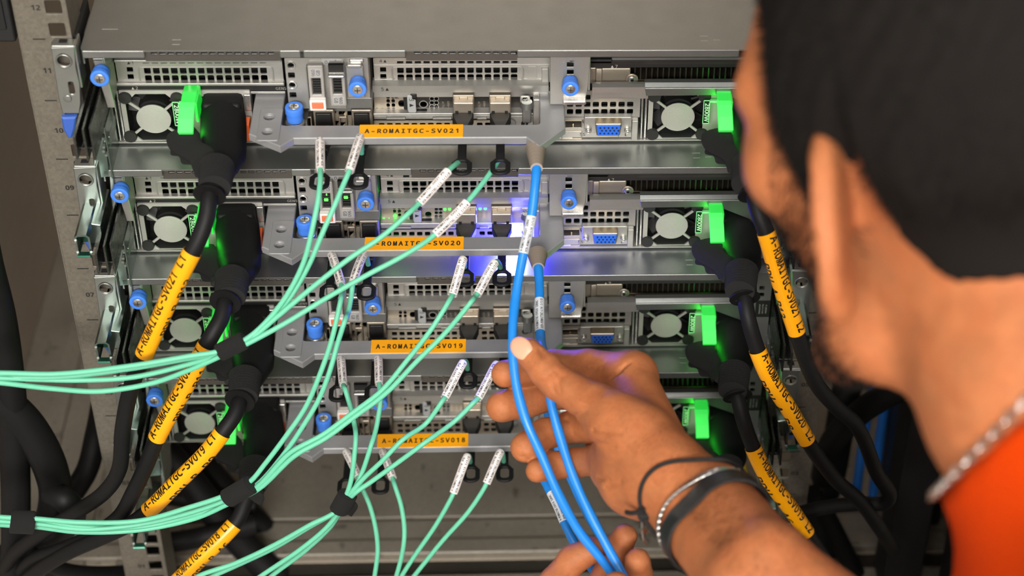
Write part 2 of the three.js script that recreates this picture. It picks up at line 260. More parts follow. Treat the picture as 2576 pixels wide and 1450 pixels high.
function powerSupply(parent, dx, lit) {      // modelled at the left bay; dx moves it to the right bay
  const u = new THREE.Group(); u.name = 'power_supply'; parent.add(u); u.position.x = dx;
  const h = at(A(1403, 1085), ZS), b = RC(A(1080, 828), A(2330, 1318), ZS), K = 0.0108, ox0 = at(A(1128, 855), ZS).x, ox1 = h.x * 2 - ox0, oy1 = at(A(1403, 855), ZS).y, oy0 = at(A(1403, 1285), ZS).y, cc = 0.0072;
  const s = rrect(new THREE.Shape(), b.x0, BOT + 0.001, b.x1, b.y1, 0.0006), oct = new THREE.Path();
  [[ox0 + cc, oy0], [ox1 - cc, oy0], [ox1, oy0 + cc], [ox1, oy1 - cc], [ox1 - cc, oy1], [ox0 + cc, oy1], [ox0, oy1 - cc], [ox0, oy0 + cc]].forEach((p, i) => i ? oct.lineTo(...p) : oct.moveTo(...p)); s.holes.push(oct);
  const sock = RC(A(1815, 880), A(2205, 1300), ZS), so = new THREE.Path(); rrect(so, sock.x0, sock.y0, sock.x1, sock.y1, 0.002); s.holes.push(so);
  mesh('face_plate', [ex(s, ZS - 0.0012, ZS)], M.psu, u);
  mesh('side_gap', [box(b.x0 - 0.0045, b.x0 - 0.0032, BOT + 0.001, b.y1, -0.03, ZS - 0.0005), box(b.x0 - 0.0022, b.x0 - 0.0006, BOT + 0.001, b.y1 - 0.001, -0.03, ZS - 0.0012)], M.bright, u);
  // fan behind the octagon
  const f = mesh('fan', [cyl(K * 1.02, K * 1.02, 0.016, 'z', V(h.x, h.y, ZS - 0.0125), 28)], M.black, u);
  const blades = [];
  for (let i = 0; i < 7; i++) { const g = box(K * 0.9, K * 1.75, -0.0045, 0.0045, -0.0006, 0.0006, 0); g.rotateX(0.7); g.rotateZ(i * 2 * Math.PI / 7 + 0.3); blades.push(g.translate(h.x, h.y, ZS - 0.014)); }
  mesh('fan_blades', blades, M.black, f);
  const spokes = [];
  for (const a of [0.72, 2.42, 3.86, 5.56]) { const g = box(K * 0.95, K * 1.86, -0.0008, 0.0008, -0.001, 0.0003, 0.0002); g.rotateZ(a); spokes.push(g.translate(h.x, h.y, ZS - 0.0002)); }
  mesh('fan_hub', [lathe([[0, 0], [K, 0], [K, 0.0014], [K * 0.985, 0.0018], [0, 0.0018]], 'z', V(h.x, h.y, ZS - 0.0012), 36)], M.psu, u);
  for (const g of spokes) mesh('guard_spoke', [g], M.psu, u);
  for (const [px, py] of [[1140, 888], [1615, 890], [1197, 1267], [1660, 1255]]) { const c = at(A(px, py), ZS); mesh('corner_plug', [cyl(0.0042, 0.0040, 0.0022, 'z', V(c.x, Math.max(c.y, BOT + 0.0055), ZS + 0.0007), 18)], M.cap, u); }
  mesh('bay_recess', [box(b.x0, b.x1, BOT + 0.001, b.y1, -0.036, -0.030, 0), box(ox0 - 0.001, ox1 + 0.001, BOT + 0.0012, BOT + 0.002, -0.03, ZS - 0.0016, 0), box(ox0 - 0.001, ox1 + 0.001, oy1 + 0.0005, oy1 + 0.0012, -0.03, ZS - 0.0016, 0), box(ox0 - 0.0018, ox0 - 0.001, BOT + 0.0012, oy1 + 0.001, -0.03, ZS - 0.0016, 0), box(ox1 + 0.001, ox1 + 0.0018, BOT + 0.0012, oy1 + 0.001, -0.03, ZS - 0.0016, 0)], M.void, u);
  // inlet socket, its surround and the orange catch
  mesh('inlet_socket', [plate(sock.x0 + 0.0003, sock.x1 - 0.0003, sock.y0 + 0.0003, sock.y1 - 0.0003, ZS - 0.02, ZS + 0.0015, [[(sock.x0 + sock.x1) / 2, (sock.y0 + sock.y1) / 2, 0.024, 0.019, 0.002]], 0.001, 0.002, 0.0004)], M.black, u);
  const hd = RC(A(1910, 848), A(2140, 868), ZS); mesh('hinge_bar', [cyl(0.0013, 0.0013, hd.x1 - hd.x0, 'x', V((hd.x0 + hd.x1) / 2, hd.y0, ZS + 0.001), 10)], M.black, u);
  const br = RC(A(2215, 875), A(2300, 1025), ZS + 0.004); mesh('catch_bracket', [box(br.x0, br.x1, br.y0, br.y1, ZS - 0.004, ZS + 0.003, 0.0008)], M.bright, u);
  const orr = RC(A(2214, 1138), A(2290, 1290), 0.003);
  mesh('release_catch', [box(orr.x0, orr.x1, orr.y0, orr.y1, -0.006, 0.003, 0.0007)], M.orange, u).userData.label = 'orange release catch';
  // green-lit handle and its rating tag
  const lx = h.x + 0.0264, hy = h.y;
  mesh('status_light_root', [bent([[ZS + 0.001, hy + 0.0245], [0.000, hy + 0.0262], [0.0095, hy + 0.0252]], 0.0034, lx - 0.0042, lx + 0.0050, 0.0005), box(lx + 0.0042, lx + 0.0056, hy + 0.012, hy + 0.026, ZS + 0.001, 0.010, 0.0005)], M.greenRoot, u);
  mesh('status_light_handle', [bent([[0.0085, hy + 0.0254], [0.0130, hy + 0.0246], [0.0205, hy + 0.0214], [0.0280, hy + 0.0165]], 0.0032, lx - 0.0047, lx + 0.0047, 0.0005)], M.greenLit, u).userData.label = 'translucent handle lit green';
  const pl = new THREE.PointLight(0x22ff30, 0.0008, 0.6); pl.position.set(lx, hy + 0.012, 0.016); pl.shadow.radius = 0.15; pl.castShadow = true; u.add(pl);
  const tg = RC(A(1566, 932), A(1660, 1150), ZS + 0.010);
  mesh('rating_tag', [box(tg.x0, tg.x1, tg.y0, tg.y1, ZS + 0.0085, ZS + 0.0098, 0.0004)], M.darkClear, u).userData.label = 'clear rating tag reading 2800W';
  mesh('tag_frame', [ring(tg.x0, tg.x1, tg.y0, tg.y1, ZS + 0.0096, ZS + 0.0103, 0.0005, 0.0006)], M.tagEdge, u);
  mesh('tag_arm', [box(tg.x1 - 0.001, lx - 0.003, tg.y1 - 0.0022, tg.y1 - 0.0008, ZS + 0.0075, ZS + 0.0098, 0.0003)], M.tagEdge, u);
  mesh('tag_print', [printed('2800W', (tg.x0 + tg.x1) / 2 + 0.0004, (tg.y0 + tg.y1) / 2, ZS + 0.0102, 0.0036, { colour: '#d9f5dc', turn: -Math.PI / 2, stretch: (tg.y1 - tg.y0) * 0.86 / (0.0036 * 1.35 * 2.6) })], M.print, u);
  return u;
}

function makeServer(index) {
  const o = thing('server', '', 'server', 'servers stacked in the rack'), on = index === 1;
  // body and lid
  const lidPlate = ex(rrect(new THREE.Shape(), LX0, -LIPZ, LX1, 0.66, 0.004), 0, 0.001).rotateX(-Math.PI / 2).translate(0, LIDY - 0.001, 0);
  const lip = (p0, p1, hgt = 0.0056) => { const a = at(p0, LIPZ), b = at(p1, LIPZ); return box(a.x, b.x, LIDY - hgt, LIDY - 0.0002, LIPZ - 0.0014, LIPZ + 0.0002, 0.0007); };
  mesh('lid', [lidPlate, lip(A(745, 480), A(1316, 480)), lip(B(230, 200), B(420, 200)), lip(B(446, 200), B(1380, 200)), lip(C(222, 190), C(2250, 190)), box(LX0, LX0 + 0.001, LIDY - 0.012, LIDY - 0.001, -0.66, LIPZ - 0.004, 0), box(LX1 - 0.001, LX1, LIDY - 0.012, LIDY - 0.001, -0.66, LIPZ - 0.004, 0)], M.lid, o);
  for (const [p0, p1, n, q0, q1] of [[A(1316, 480), B(230, 200), 15, A(1402, 475), A(2470, 480)], [B(1380, 200), C(222, 190), 13, B(1405, 190), B(2366, 190)]]) {
    const a = at(p0, 0.0125), b = at(p1, 0.0125), c = at(q0, 0.0125), d = at(q1, 0.0125);
    mesh('vent_strip', [plate(a.x, b.x, LIDY - 0.0095, LIDY - 0.001, 0.0112, 0.0122, grid(c.x, d.x, n, [LIDY - 0.0042], 0.0038, 0.0030, 0.0004), 0.0004, 0.0004), box(a.x, b.x, LIDY - 0.0102, LIDY - 0.0092, -0.008, 0.0122, 0.0003)], M.fin2, o);
    mesh('vent_ledge', [box(a.x + 0.001, b.x - 0.001, LIDY - 0.0062, LIDY - 0.0055, 0.0085, 0.0111, 0)], M.bright, o);
    mesh('vent_dark', [box(a.x, b.x, LIDY - 0.009, LIDY - 0.0012, 0.0030, 0.0040, 0)], M.void, o);
  }
  mesh('lid_emboss', [[A(930, 266), A(1075, 266)], [A(1572, 362), A(1650, 362)], [A(1572, 405), A(1640, 405)], [C(1885, 40), C(1960, 40)], [C(1895, 82), C(1960, 82)], [C(2010, 75), C(2070, 80)]].map(([p, q]) => { const a = yplane(p, LIDY), b = yplane(q, LIDY); return box(a.x, b.x, LIDY - 0.0002, LIDY + 0.0001, a.z - 0.0003, a.z + 0.0003, 0); }), M.sheet, o);
  mesh('chassis', [box(LX0 + 0.001, LX0 + 0.002, BOT, LIDY - 0.001, -0.66, ZP - 0.002, 0), box(LX1 - 0.002, LX1 - 0.001, BOT, LIDY - 0.001, -0.66, ZP - 0.002, 0), box(LX0 + 0.001, LX1 - 0.001, BOT, BOT + 0.001, -0.66, ZS + 0.0005, 0), box(LX0 + 0.001, LX1 - 0.001, BOT, LIDY - 0.001, -0.66, -0.655, 0)], M.sheet, o);
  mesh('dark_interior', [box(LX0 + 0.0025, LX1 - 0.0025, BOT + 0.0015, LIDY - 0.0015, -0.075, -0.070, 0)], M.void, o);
  // frame round the openings
  const bA = RC(A(1080, 828), A(2330, 1318), ZS), psuTop = bA.y1, psuR = bA.x1;
  // --- riser 1 and its perforated cover
  const sq = (p, z) => at(p, z);
  {
    const r = RC(A(1042, 528), B(272, 490), ZP), c0 = sq(A(1344, 645), ZP), c1 = sq(A(2405, 660), ZP), d0 = sq(A(1344, 718), ZP), s0 = sq(A(1330, 576), ZP), s1 = sq(A(2398, 584), ZP), e = sq(A(1185, 635), ZP), e2 = sq(A(1192, 700), ZP);
    mesh('slot_cover', [plate(r.x0, r.x1, r.y0, r.y1, ZP - 0.001, ZP, [...grid(c0.x, c1.x, 14, [c0.y, d0.y], 0.0041, 0.0050, 0.0010), ...grid(s0.x, s1.x, 14, [s0.y], 0.0040, 0.0006, 0.0001), [e.x, e.y, 0.0038, 0.0036, 0.0004], [e2.x, e2.y, 0.0038, 0.0036, 0.0004]]), ring(sq(A(1265, 690), ZP).x, sq(A(2500, 690), ZP).x, sq(A(1300, 764), ZP).y, sq(A(1300, 608), ZP).y, ZP - 0.0002, ZP + 0.0006, 0.0009, 0.0030), box(r.x0, r.x1, sq(A(1300, 552), ZP).y, r.y1, ZP - 0.001, ZP + 0.0028, 0.0006)], M.sheet, o);
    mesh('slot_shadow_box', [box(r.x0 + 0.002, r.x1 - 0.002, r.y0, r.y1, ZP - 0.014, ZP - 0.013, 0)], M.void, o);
    const k = RC(A(1062, 782), B(282, 545), ZP + 0.002);
    mesh('slot_strip', [box(k.x0, k.x1, k.y0, k.y1, ZP - 0.004, ZP + 0.002, 0.0004)], M.black, o).userData.label = 'black strip between riser slots';
    mesh('strip_edge', [box(k.x0, k.x1, k.y1, k.y1 + 0.0022, ZP - 0.0015, ZP + 0.0030, 0.0007), box(k.x0 + 0.002, k.x1, k.y0 - 0.0018, k.y0, ZP - 0.006, ZP + 0.0022, 0.0004)], M.sheet, o);
    const t2 = sq(A(1237, 803), ZP + 0.002), g5 = sq(B(228, 516), ZP + 0.002), t1 = sq(A(1205, 548), ZP);
    mesh('printed_marking', [printed('▲2', t2.x, t2.y, ZP + 0.002, 0.0029, { colour: '#9a968e', draw: tri('2', 1) }), printed('GEN5', g5.x + 0.001, g5.y, ZP + 0.002, 0.0026, { colour: '#9a968e' }), printed('▲1', t1.x, t1.y, ZP + 0.003, 0.0030, { draw: tri('1', 1) })], M.print, o);
  }
  // --- left ear bracket with its thumb screw
  {
    const z = 0.0090, r = RC(A(845, 540), A(1010, 985), z), x1b = at(A(1068, 975), z).x;
    const s = poly([[r.x0, r.y1], [r.x1, r.y1], [x1b - 0.001, r.y0], [r.x0 + 0.004, r.y0]]);
    mesh('ear_bracket', [ex(s, z - 0.0015, z, 0.0004), box(r.x0, r.x1, r.y1 - 0.0015, r.y1 + 0.0004, ZP, z, 0.0005), box(r.x1 - 0.0012, r.x1 + 0.001, r.y0, r.y1, ZP, z - 0.001, 0.0004)], M.sheet, o);
    thumbScrew(o, A(908, 722), 0.0200, 0.0057, 0.0090);
  }
  powerSupply(o, 0, on); powerSupply(o, 0.3317, on);
  thumbScrew(o, B(360, 680), 0.0100, 0.0056, 0.0110, 'y');
  { const c = at(B(360, 680), 0.0100); mesh('screw_foot', [lathe([[0.0050, 0], [0.0064, 0.0005], [0.0062, 0.003], [0.0050, 0.0034]], 'y', V(c.x, c.y - 0.0142, 0.0100), 24), box(c.x - 0.0066, c.x + 0.0068, c.y - 0.0150, c.y - 0.0140, -0.010, 0.015, 0.0008)], M.bright, o); }
  // --- drive module in the middle top
  {
    const z = 0.0000, r = RC(B(272, 240), B(1062, 698), z), hl = [[B(332, 305), 'o'], [B(338, 397), 's'], [B(345, 485), 'o'], [B(352, 578), 's']];
    const holes = hl.map(([p, k]) => { const c = at(p, z); return k === 's' ? [c.x, c.y, 0.0042, 0.0042, 0.0006] : [c.x, c.y, 0.0038, 0.0038, 0.0019]; });
    mesh('drive_cage', [plate(r.x0, r.x1, r.y0, r.y1, z - 0.0012, z, holes), box(r.x0, r.x0 + 0.001, r.y0, r.y1, -0.03, z - 0.0005, 0), box(r.x1 - 0.001, r.x1, r.y0, r.y1, -0.03, z - 0.0005, 0), box(r.x0, r.x1, r.y1 - 0.001, r.y1, -0.03, z - 0.0005, 0), box(at(B(470, 300), z).x, at(B(480, 300), z).x, r.y0 + 0.001, r.y1 - 0.004, z, z + 0.004, 0.0006)], M.sheet, o);
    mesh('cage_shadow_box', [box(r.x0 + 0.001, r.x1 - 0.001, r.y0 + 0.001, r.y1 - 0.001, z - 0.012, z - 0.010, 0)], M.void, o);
    for (const [p] of [[hl[0][0]], [hl[2][0]]]) { const c = at(p, z); const e = new THREE.Shape(); e.absarc(c.x, c.y, 0.0031, 0, 2 * Math.PI); const q = new THREE.Path(); q.absarc(c.x, c.y, 0.0020, 0, 2 * Math.PI); e.holes.push(q); mesh('eyelet', [ex(e, z - 0.0004, z + 0.0007, 0.0003, 10)], M.bright, o); }
    const drive = (p0, p1, flip, open) => {
      const zc = z + 0.0065, q = RC(p0, p1, zc), d = new THREE.Group(); d.name = 'drive_carrier'; d.userData.label = flip ? 'drive carrier with tag at the bottom' : 'drive carrier with terracotta catch at the bottom'; o.add(d);
      const hgt = q.y1 - q.y0, w = q.x1 - q.x0, wy0 = flip ? q.y0 + hgt * 0.29 : q.y0 + hgt * 0.30, wy1 = flip ? q.y0 + hgt * 0.78 : q.y0 + hgt * 0.70;
      const fs = rrect(new THREE.Shape(), q.x0, q.y0, q.x1, q.y1, 0.0009); fs.holes.push(rrect(new THREE.Path(), q.x0 + w * 0.2, wy0, q.x1 - w * 0.2, wy1, 0.0005));
      mesh('carrier_frame', [ex(fs, zc - 0.0035, zc, 0.0004), box(q.x0 + 0.0006, q.x1 - 0.0006, q.y0 + 0.0006, q.y1 - 0.0006, z, zc - 0.003, 0)], M.carrier, d);
      const gr = []; for (let i = 0; i < 7; i++) { const y = wy0 + (wy1 - wy0) * (i + 0.5) / 7; gr.push(box(q.x0 + w * 0.24, q.x1 - w * 0.24, y - 0.0006, y + 0.0006, zc - 0.0034, zc - 0.0012, 0.0002)); }
      mesh('vent_grille', [box(q.x0 + w * 0.2, q.x1 - w * 0.2, wy0, wy1, zc - 0.0042, zc - 0.0034, 0), ...gr], M.black, d);
      const ty = flip ? q.y0 + hgt * 0.15 : q.y0 + hgt * 0.84;
      mesh('size_label', [plate(q.x0 + w * 0.16, q.x1 - w * 0.12, ty - hgt * 0.1, ty + hgt * 0.1, zc, zc + 0.0002, [], 0, 0.0008)], M.tagGrey2, d);
      mesh('size_print', [printed('960', flip ? q.x0 + w * 0.66 : q.x0 + w * 0.36, ty, zc + 0.0003, 0.0030, { turn: flip ? -Math.PI / 2 : Math.PI / 2 }), printed('GB', flip ? q.x0 + w * 0.36 : q.x0 + w * 0.68, ty, zc + 0.0003, 0.0030, { turn: flip ? -Math.PI / 2 : Math.PI / 2 })], M.print, d);
      if (!flip) {
        const k0 = q.y0 - hgt * 0.02, k1 = q.y0 + hgt * 0.235;
        mesh('catch_surround', [box(q.x0 - 0.0002, q.x1 + 0.0006, k0, k1, zc - 0.001, zc + 0.0035, 0.0008)], M.white, d);
        mesh('catch', [box(q.x0 + w * 0.14, q.x1 - w * 0.1, k0 + 0.0022, k1 - 0.0012, zc + 0.003, zc + 0.0043, 0.0004)], M.terracotta, d);
      } else {
        mesh('open_slot', [box(q.x0 + w * 0.02, q.x1 - w * 0.02, q.y1 - hgt * 0.17, q.y1 + 0.0002, zc - 0.002, zc + 0.0003, 0)], M.black, d);
        mesh('pull_rim', [box(q.x0 - 0.0003, q.x1 + 0.0003, q.y1 - hgt * 0.26, q.y1 - hgt * 0.19, zc - 0.001, zc + 0.0032, 0.0012)], M.bright, d);
      }
      if (on) { const l = V(q.x0 + w * 0.5, wy0 + (wy1 - wy0) * 0.55, zc - 0.0010); mesh('activity_led', [box(l.x - 0.0014, l.x + 0.0012, l.y - 0.001, l.y + 0.001, l.z, l.z + 0.0008, 0.0003), box(l.x, l.x + 0.0008, l.y + 0.0034, l.y + 0.0048, l.z, l.z + 0.0006, 0.0002)], M.ledGreen, d); }
      return d;
    };
    drive(B(480, 312), B(652, 688), false); drive(B(668, 305), B(842, 680), true);
    const n0 = at(B(655, 272), z), n1 = at(B(742, 266), z);
    const nb = RC(B(610, 248), B(798, 302), z + 0.0008); mesh('number_label', [plate(nb.x0, nb.x1, nb.y0, nb.y1, z, z + 0.0006, [], 0, 0.0006)], M.tagGrey2, o);
    mesh('printed_marking', [printed('0', n0.x, n0.y, z + 0.0007, 0.0034), printed('1', n1.x, n1.y, z + 0.0007, 0.0034)], M.print, o);
    const bz = 0.0030, q = RC(B(832, 312), B(1008, 600), bz);
    mesh('screw_bracket', [box(q.x0, q.x1, q.y0, q.y1, bz - 0.0014, bz, 0.0005), box(q.x0 + 0.0005, q.x1 - 0.0005, q.y1 - 0.0015, q.y1 + 0.0015, -0.006, bz + 0.001, 0.0012), box(q.x1 - 0.0012, q.x1, q.y0, q.y1, z, bz - 0.0004, 0.0004)], M.sheet, o);
    const tb = RC(B(862, 250), B(1000, 292), 0.001); mesh('cage_tab', [box(tb.x0, tb.x1, tb.y0, tb.y1, -0.004, 0.0014, 0.001)], M.bright, o);
    thumbScrew(o, B(940, 532), 0.0125, 0.0056, 0.0090);
    const low = RC(B(830, 605), B(1078, 700), 0.0005); mesh('cage_skirt', [box(low.x0, low.x1, low.y0, low.y1, -0.02, 0.0006, 0.0005)], M.sheetDark, o);
  }
  // --- riser 2 (slots 4, 5) and the shelf below it
  {
    const r = RC(B(1082, 240), C(520, 460), ZP), c0 = sq(B(1332, 350), ZP), c1 = sq(B(2368, 346), ZP), d0 = sq(B(1334, 420), ZP), s0 = sq(B(1330, 280), ZP), s1 = sq(B(2370, 272), ZP), e = sq(B(1174, 346), ZP), e2 = sq(B(1176, 408), ZP);
    mesh('slot_cover', [plate(r.x0, r.x1, r.y0, r.y1, ZP - 0.001, ZP, [...grid(c0.x, c1.x, 14, [c0.y, d0.y], 0.0041, 0.0050, 0.0010), ...grid(s0.x, s1.x, 14, [s0.y], 0.0040, 0.0018, 0.0004), [e.x, e.y, 0.0038, 0.0036, 0.0004], [e2.x, e2.y, 0.0038, 0.0036, 0.0004]]), ring(sq(B(1250, 380), ZP).x, sq(B(2458, 380), ZP).x, sq(B(1300, 446), ZP).y, sq(B(1300, 316), ZP).y, ZP - 0.0002, ZP + 0.0006, 0.0009, 0.0030), box(r.x0, r.x1, sq(B(1300, 305), ZP).y - 0.0002, sq(B(1300, 305), ZP).y + 0.0006, ZP - 0.001, ZP + 0.0006, 0.0002)], M.sheet, o);
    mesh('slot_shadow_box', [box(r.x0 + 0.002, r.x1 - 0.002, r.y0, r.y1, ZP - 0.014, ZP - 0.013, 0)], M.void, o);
    const side = RC(C(318, 320), C(398, 475), ZP + 0.0004); mesh('cover_tongue', [plate(side.x0, side.x1, side.y0, side.y1, ZP, ZP + 0.0006, [], 0, 0.001), plate(at(C(445, 330), ZP).x, at(C(508, 330), ZP).x, at(C(445, 530), ZP).y, at(C(445, 325), ZP).y, ZP, ZP + 0.002, [], 0, 0.0006, 0.0003)], M.sheet, o);
    const k = RC(B(1078, 478), C(508, 540), ZP + 0.003);
    mesh('shelf', [bent([[ZP - 0.002, k.y1 + 0.0012], [ZP + 0.0005, k.y1 + 0.0008], [ZP + 0.0042, k.y1 - 0.0006], [ZP + 0.0036, k.y0]], 0.0012, k.x0, k.x1), box(k.x0, k.x1, k.y0 - 0.006, k.y0 - 0.0007, ZP - 0.003, ZP + 0.001, 0.0004)], M.shelf, o);
    const t5 = sq(B(1200, 517), ZP + 0.003), t6 = sq(B(1980, 575), ZP + 0.001), t4 = sq(B(1180, 266), ZP);
    mesh('printed_marking', [printed('5▲', t5.x, t5.y + 0.0006, ZP + 0.0046, 0.0033, { draw: tri('5', 2) }), printed('▼6', t6.x, t6.y, ZP + 0.0012, 0.0031, { draw: tri('6', 3) }), printed('4▲', t4.x, t4.y, ZP, 0.0031, { draw: tri('4', 2) })], M.print, o);
  }
  // --- network card with its two ports, the pull tag and the lower boards
  {
    const z = -0.0175, c = RC(B(1088, 582), B(1332, 742), z), dots = [];
    for (const [x, y] of [[1218, 595], [1265, 595], [1220, 632], [1266, 632], [1220, 670], [1268, 670], [1118, 712], [1168, 712], [1224, 708], [1270, 708]]) { const q = at(B(x, y), z); dots.push([q.x, q.y, 0.0022, 0.0029, 0.0011]); }
    const big = at(B(1345, 655), z); dots.push([big.x, big.y, 0.0045, 0.0052, 0.0022]);
    const pc = RC(B(1088, 582), B(1360, 742), z);
    mesh('network_card_plate', [plate(pc.x0, pc.x1 + 0.002, pc.y0, pc.y1, z - 0.001, z, dots, 0.001)], M.nickel, o);
    const p2 = RC(B(1455, 598), C(330, 740), z - 0.0004), dots2 = [];
    for (let i = 0; i < 4; i++) for (const x of [1618, 1660]) { const q = at(B(x, 612 + i * 36), z); dots2.push([q.x, q.y, 0.0022, 0.0029, 0.0011]); }
    const eye = at(B(1542, 662), z); dots2.push([eye.x, eye.y, 0.0042, 0.0046, 0.0021]);
    mesh('network_card_plate', [plate(p2.x0, p2.x1, p2.y0, p2.y1, z - 0.0014, z - 0.0004, dots2, 0.001)], on || index > 2 ? M.nickel : M.darkPlate, o);
    for (const [x, y, , h] of dots2) { const e = new THREE.Shape(); e.absarc(x, y, h > 0.004 ? 0.0028 : 0.00165, 0, 2 * Math.PI); const q = new THREE.Path(); q.absarc(x, y, h > 0.004 ? 0.0023 : 0.0013, 0, 2 * Math.PI); e.holes.push(q); mesh('ring_mark', [ex(e, z - 0.0004, z + 0.00005, 0, 8)], M.sheet, o); }
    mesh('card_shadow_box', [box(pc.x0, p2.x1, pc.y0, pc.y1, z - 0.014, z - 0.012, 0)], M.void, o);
    if (on) {
      const led = []; for (const [x, y, r] of [[1118, 712, 1.3], [1168, 712, 1.2], [1224, 672, 1.1], [1226, 708, 1.1]]) { const q = at(B(x, y), z); led.push(cyl(0.0011 * r, 0.0011 * r, 0.001, 'z', V(q.x, q.y, z + 0.0002), 10)); }
      for (const [x, y] of [[1700, 612], [1745, 610], [2035, 608], [2085, 606]]) { const q = at(B(x, y), z); led.push(cyl(0.001, 0.001, 0.0008, 'z', V(q.x, q.y, z), 10)); }
      mesh('activity_led', led, M.ledGreen, o);
      const gl = new THREE.PointLight(0x30ff40, 0.0016, 0.3); const q = at(B(1200, 690), z); gl.position.set(q.x, q.y, z - 0.005); gl.castShadow = true; o.add(gl);
    }
    const txt = []; for (const x of [1722, 2050]) { const q = at(B(x, 680), z), q2 = at(B(x + 48, 680), z); txt.push(printed('ACTIVITY', q.x, q.y, z + 0.0001, 0.0019, { turn: -Math.PI / 2, colour: '#8d8577' }), printed('GRN=25G', q2.x, q2.y, z + 0.0001, 0.0019, { turn: -Math.PI / 2, colour: '#8d8577' })); }
    mesh('printed_marking', txt, M.print, o);
    const t = RC(B(1396, 585), B(1476, 738), -0.012);
    mesh('pull_tag', [plate(t.x0, t.x1, t.y0, t.y1 - 0.003, -0.0128, -0.0118, [], 0, 0.001, 0.0002), box(t.x0 - 0.0005, t.x0 + 0.003, t.y0 + 0.001, t.y1, -0.017, -0.0122, 0.0008)], M.tagGrey, o).userData.label = 'grey pull tag marked 3';
    mesh('tag_hook', [box(t.x0 - 0.0028, t.x0 - 0.0004, t.y0 + 0.001, t.y1, -0.016, -0.0135, 0.0006), box(t.x1 - 0.0035, t.x1 + 0.001, t.y1 - 0.003, t.y1 + 0.0012, -0.018, -0.0125, 0.001), box(t.x0 + 0.005, t.x0 + 0.012, t.y0 - 0.003, t.y0, -0.017, -0.0135, 0.0008)], M.black, o);
    const tt = at(B(1437, 665), -0.0118); mesh('tag_print', [printed('3▲', tt.x, tt.y, -0.0117, 0.0040, { turn: -Math.PI / 2, draw: tri('3', 4) })], M.print, o);
    // two port cages
    for (const [x0, x1] of [[1808, 2006], [2140, 2342]]) {
      const f = RC(B(x0, 602), B(x1, 735), -0.006), d = new THREE.Group(); d.name = 'port_cage'; o.add(d);
      mesh('cage_shell', [box(f.x0, f.x1, f.y0, f.y0 + (f.y1 - f.y0) * 0.78, -0.020, -0.004, 0.0012), box(f.x0, f.x1, f.y1 - 0.0042, f.y1, -0.02, -0.0085, 0.0006)], M.nickel, d);
      mesh('cage_spring', [box(f.x0 + 0.004, f.x1 - 0.004, f.y1 - 0.0036, f.y1 - 0.0008, -0.009, -0.0078, 0.0004), ...[0.2, 0.76].map((k) => cyl(0.0008, 0.0008, 0.001, 'z', V(f.x0 + (f.x1 - f.x0) * k, f.y1 - 0.0035, -0.0082), 10))], M.nickel, d);
      mesh('cage_notch', [0.18, 0.78].map((k) => box(f.x0 + (f.x1 - f.x0) * k - 0.001, f.x0 + (f.x1 - f.x0) * k + 0.001, f.y0 + 0.0008, f.y0 + 0.0026, -0.0042, -0.0037, 0)), M.black, d);
    }
    const lo = RC(B(1082, 735), C(400, 800), -0.013);
    mesh('board_edge', [box(lo.x0, lo.x1, lo.y1 - 0.002, lo.y1, -0.02, -0.0115, 0.0006), box(lo.x0, lo.x1, lo.y0, lo.y1 - 0.003, -0.02, -0.0135, 0.0006), ...[[1200, 1380], [1625, 1800], [2030, 2120]].map(([x, x2]) => { const q = RC(B(x, 782), B(x2, 800), -0.0125); return box(q.x0, q.x1, q.y0, q.y1, -0.0135, -0.012, 0.0004); })], M.sheet, o);
    // lower perforated strip, seen better on the servers below
    const y1 = lo.y0 - 0.0005, y0 = BOT + 0.002, xs0 = lo.x0 + 0.003, cols = 14;
    mesh('lower_vent', [plate(lo.x0, lo.x1 - 0.006, y0, y1, -0.0140, -0.0130, grid(xs0 + 0.002, xs0 + 0.002 + 0.0052 * (cols - 1), cols, [y1 - 0.0035, y1 - 0.0088], 0.0036, 0.0032, 0.0007).filter(([x]) => !(Math.abs(x + 0.0903) < 0.004)))], M.nickel, o);
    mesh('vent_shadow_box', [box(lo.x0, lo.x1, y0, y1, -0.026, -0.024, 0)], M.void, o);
    // the management port strip by the right end of the bar
  }
  // --- two left ports under the drive cage
  {
    const f = RC(B(450, 700), B(1076, 850), -0.010);
    mesh('port_panel', [box(f.x0, f.x1, BOT + 0.001, f.y1, -0.030, -0.022, 0), box(f.x0, f.x1, f.y1 - 0.0032, f.y1, -0.022, -0.011, 0.0005)], M.sheetDark, o);
    const mid = RC(B(778, 700), B(858, 724), -0.0108); mesh('port_plate', [plate(mid.x0 - 0.004, mid.x1 + 0.002, BOT + 0.006, mid.y1, -0.0128, -0.0112, [[mid.x0 + 0.0035, mid.y0 + 0.001, 0.0024, 0.003, 0.001], [mid.x0 + 0.0095, mid.y0 + 0.001, 0.0024, 0.003, 0.001]])], M.nickel, o);
    for (const [x0, x1] of [[530, 735], [880, 1075]]) {
      const q = RC(B(x0, 705), B(x1, 840), -0.006), d = new THREE.Group(); d.name = 'port_cage'; o.add(d);
      mesh('cage_shell', [ring(q.x0, q.x1, BOT + 0.003, q.y1, -0.024, -0.0065, 0.0018, 0.002), box(q.x0, q.x1, q.y1 - 0.0024, q.y1, -0.02, -0.005, 0.0008)], M.nickel, d);
      mesh('cage_body', [box(q.x0 + 0.0018, q.x1 - 0.0018, BOT + 0.004, q.y1 - 0.0024, -0.022, -0.004, 0.0008)], M.black, d);
      mesh('cage_ear', [box(q.x0 - 0.0014, q.x0 + 0.0006, BOT + 0.008, BOT + 0.012, -0.008, -0.0035, 0.0004), box(q.x1 - 0.0006, q.x1 + 0.0014, BOT + 0.008, BOT + 0.012, -0.008, -0.0035, 0.0004)], M.nickel, d);
    }
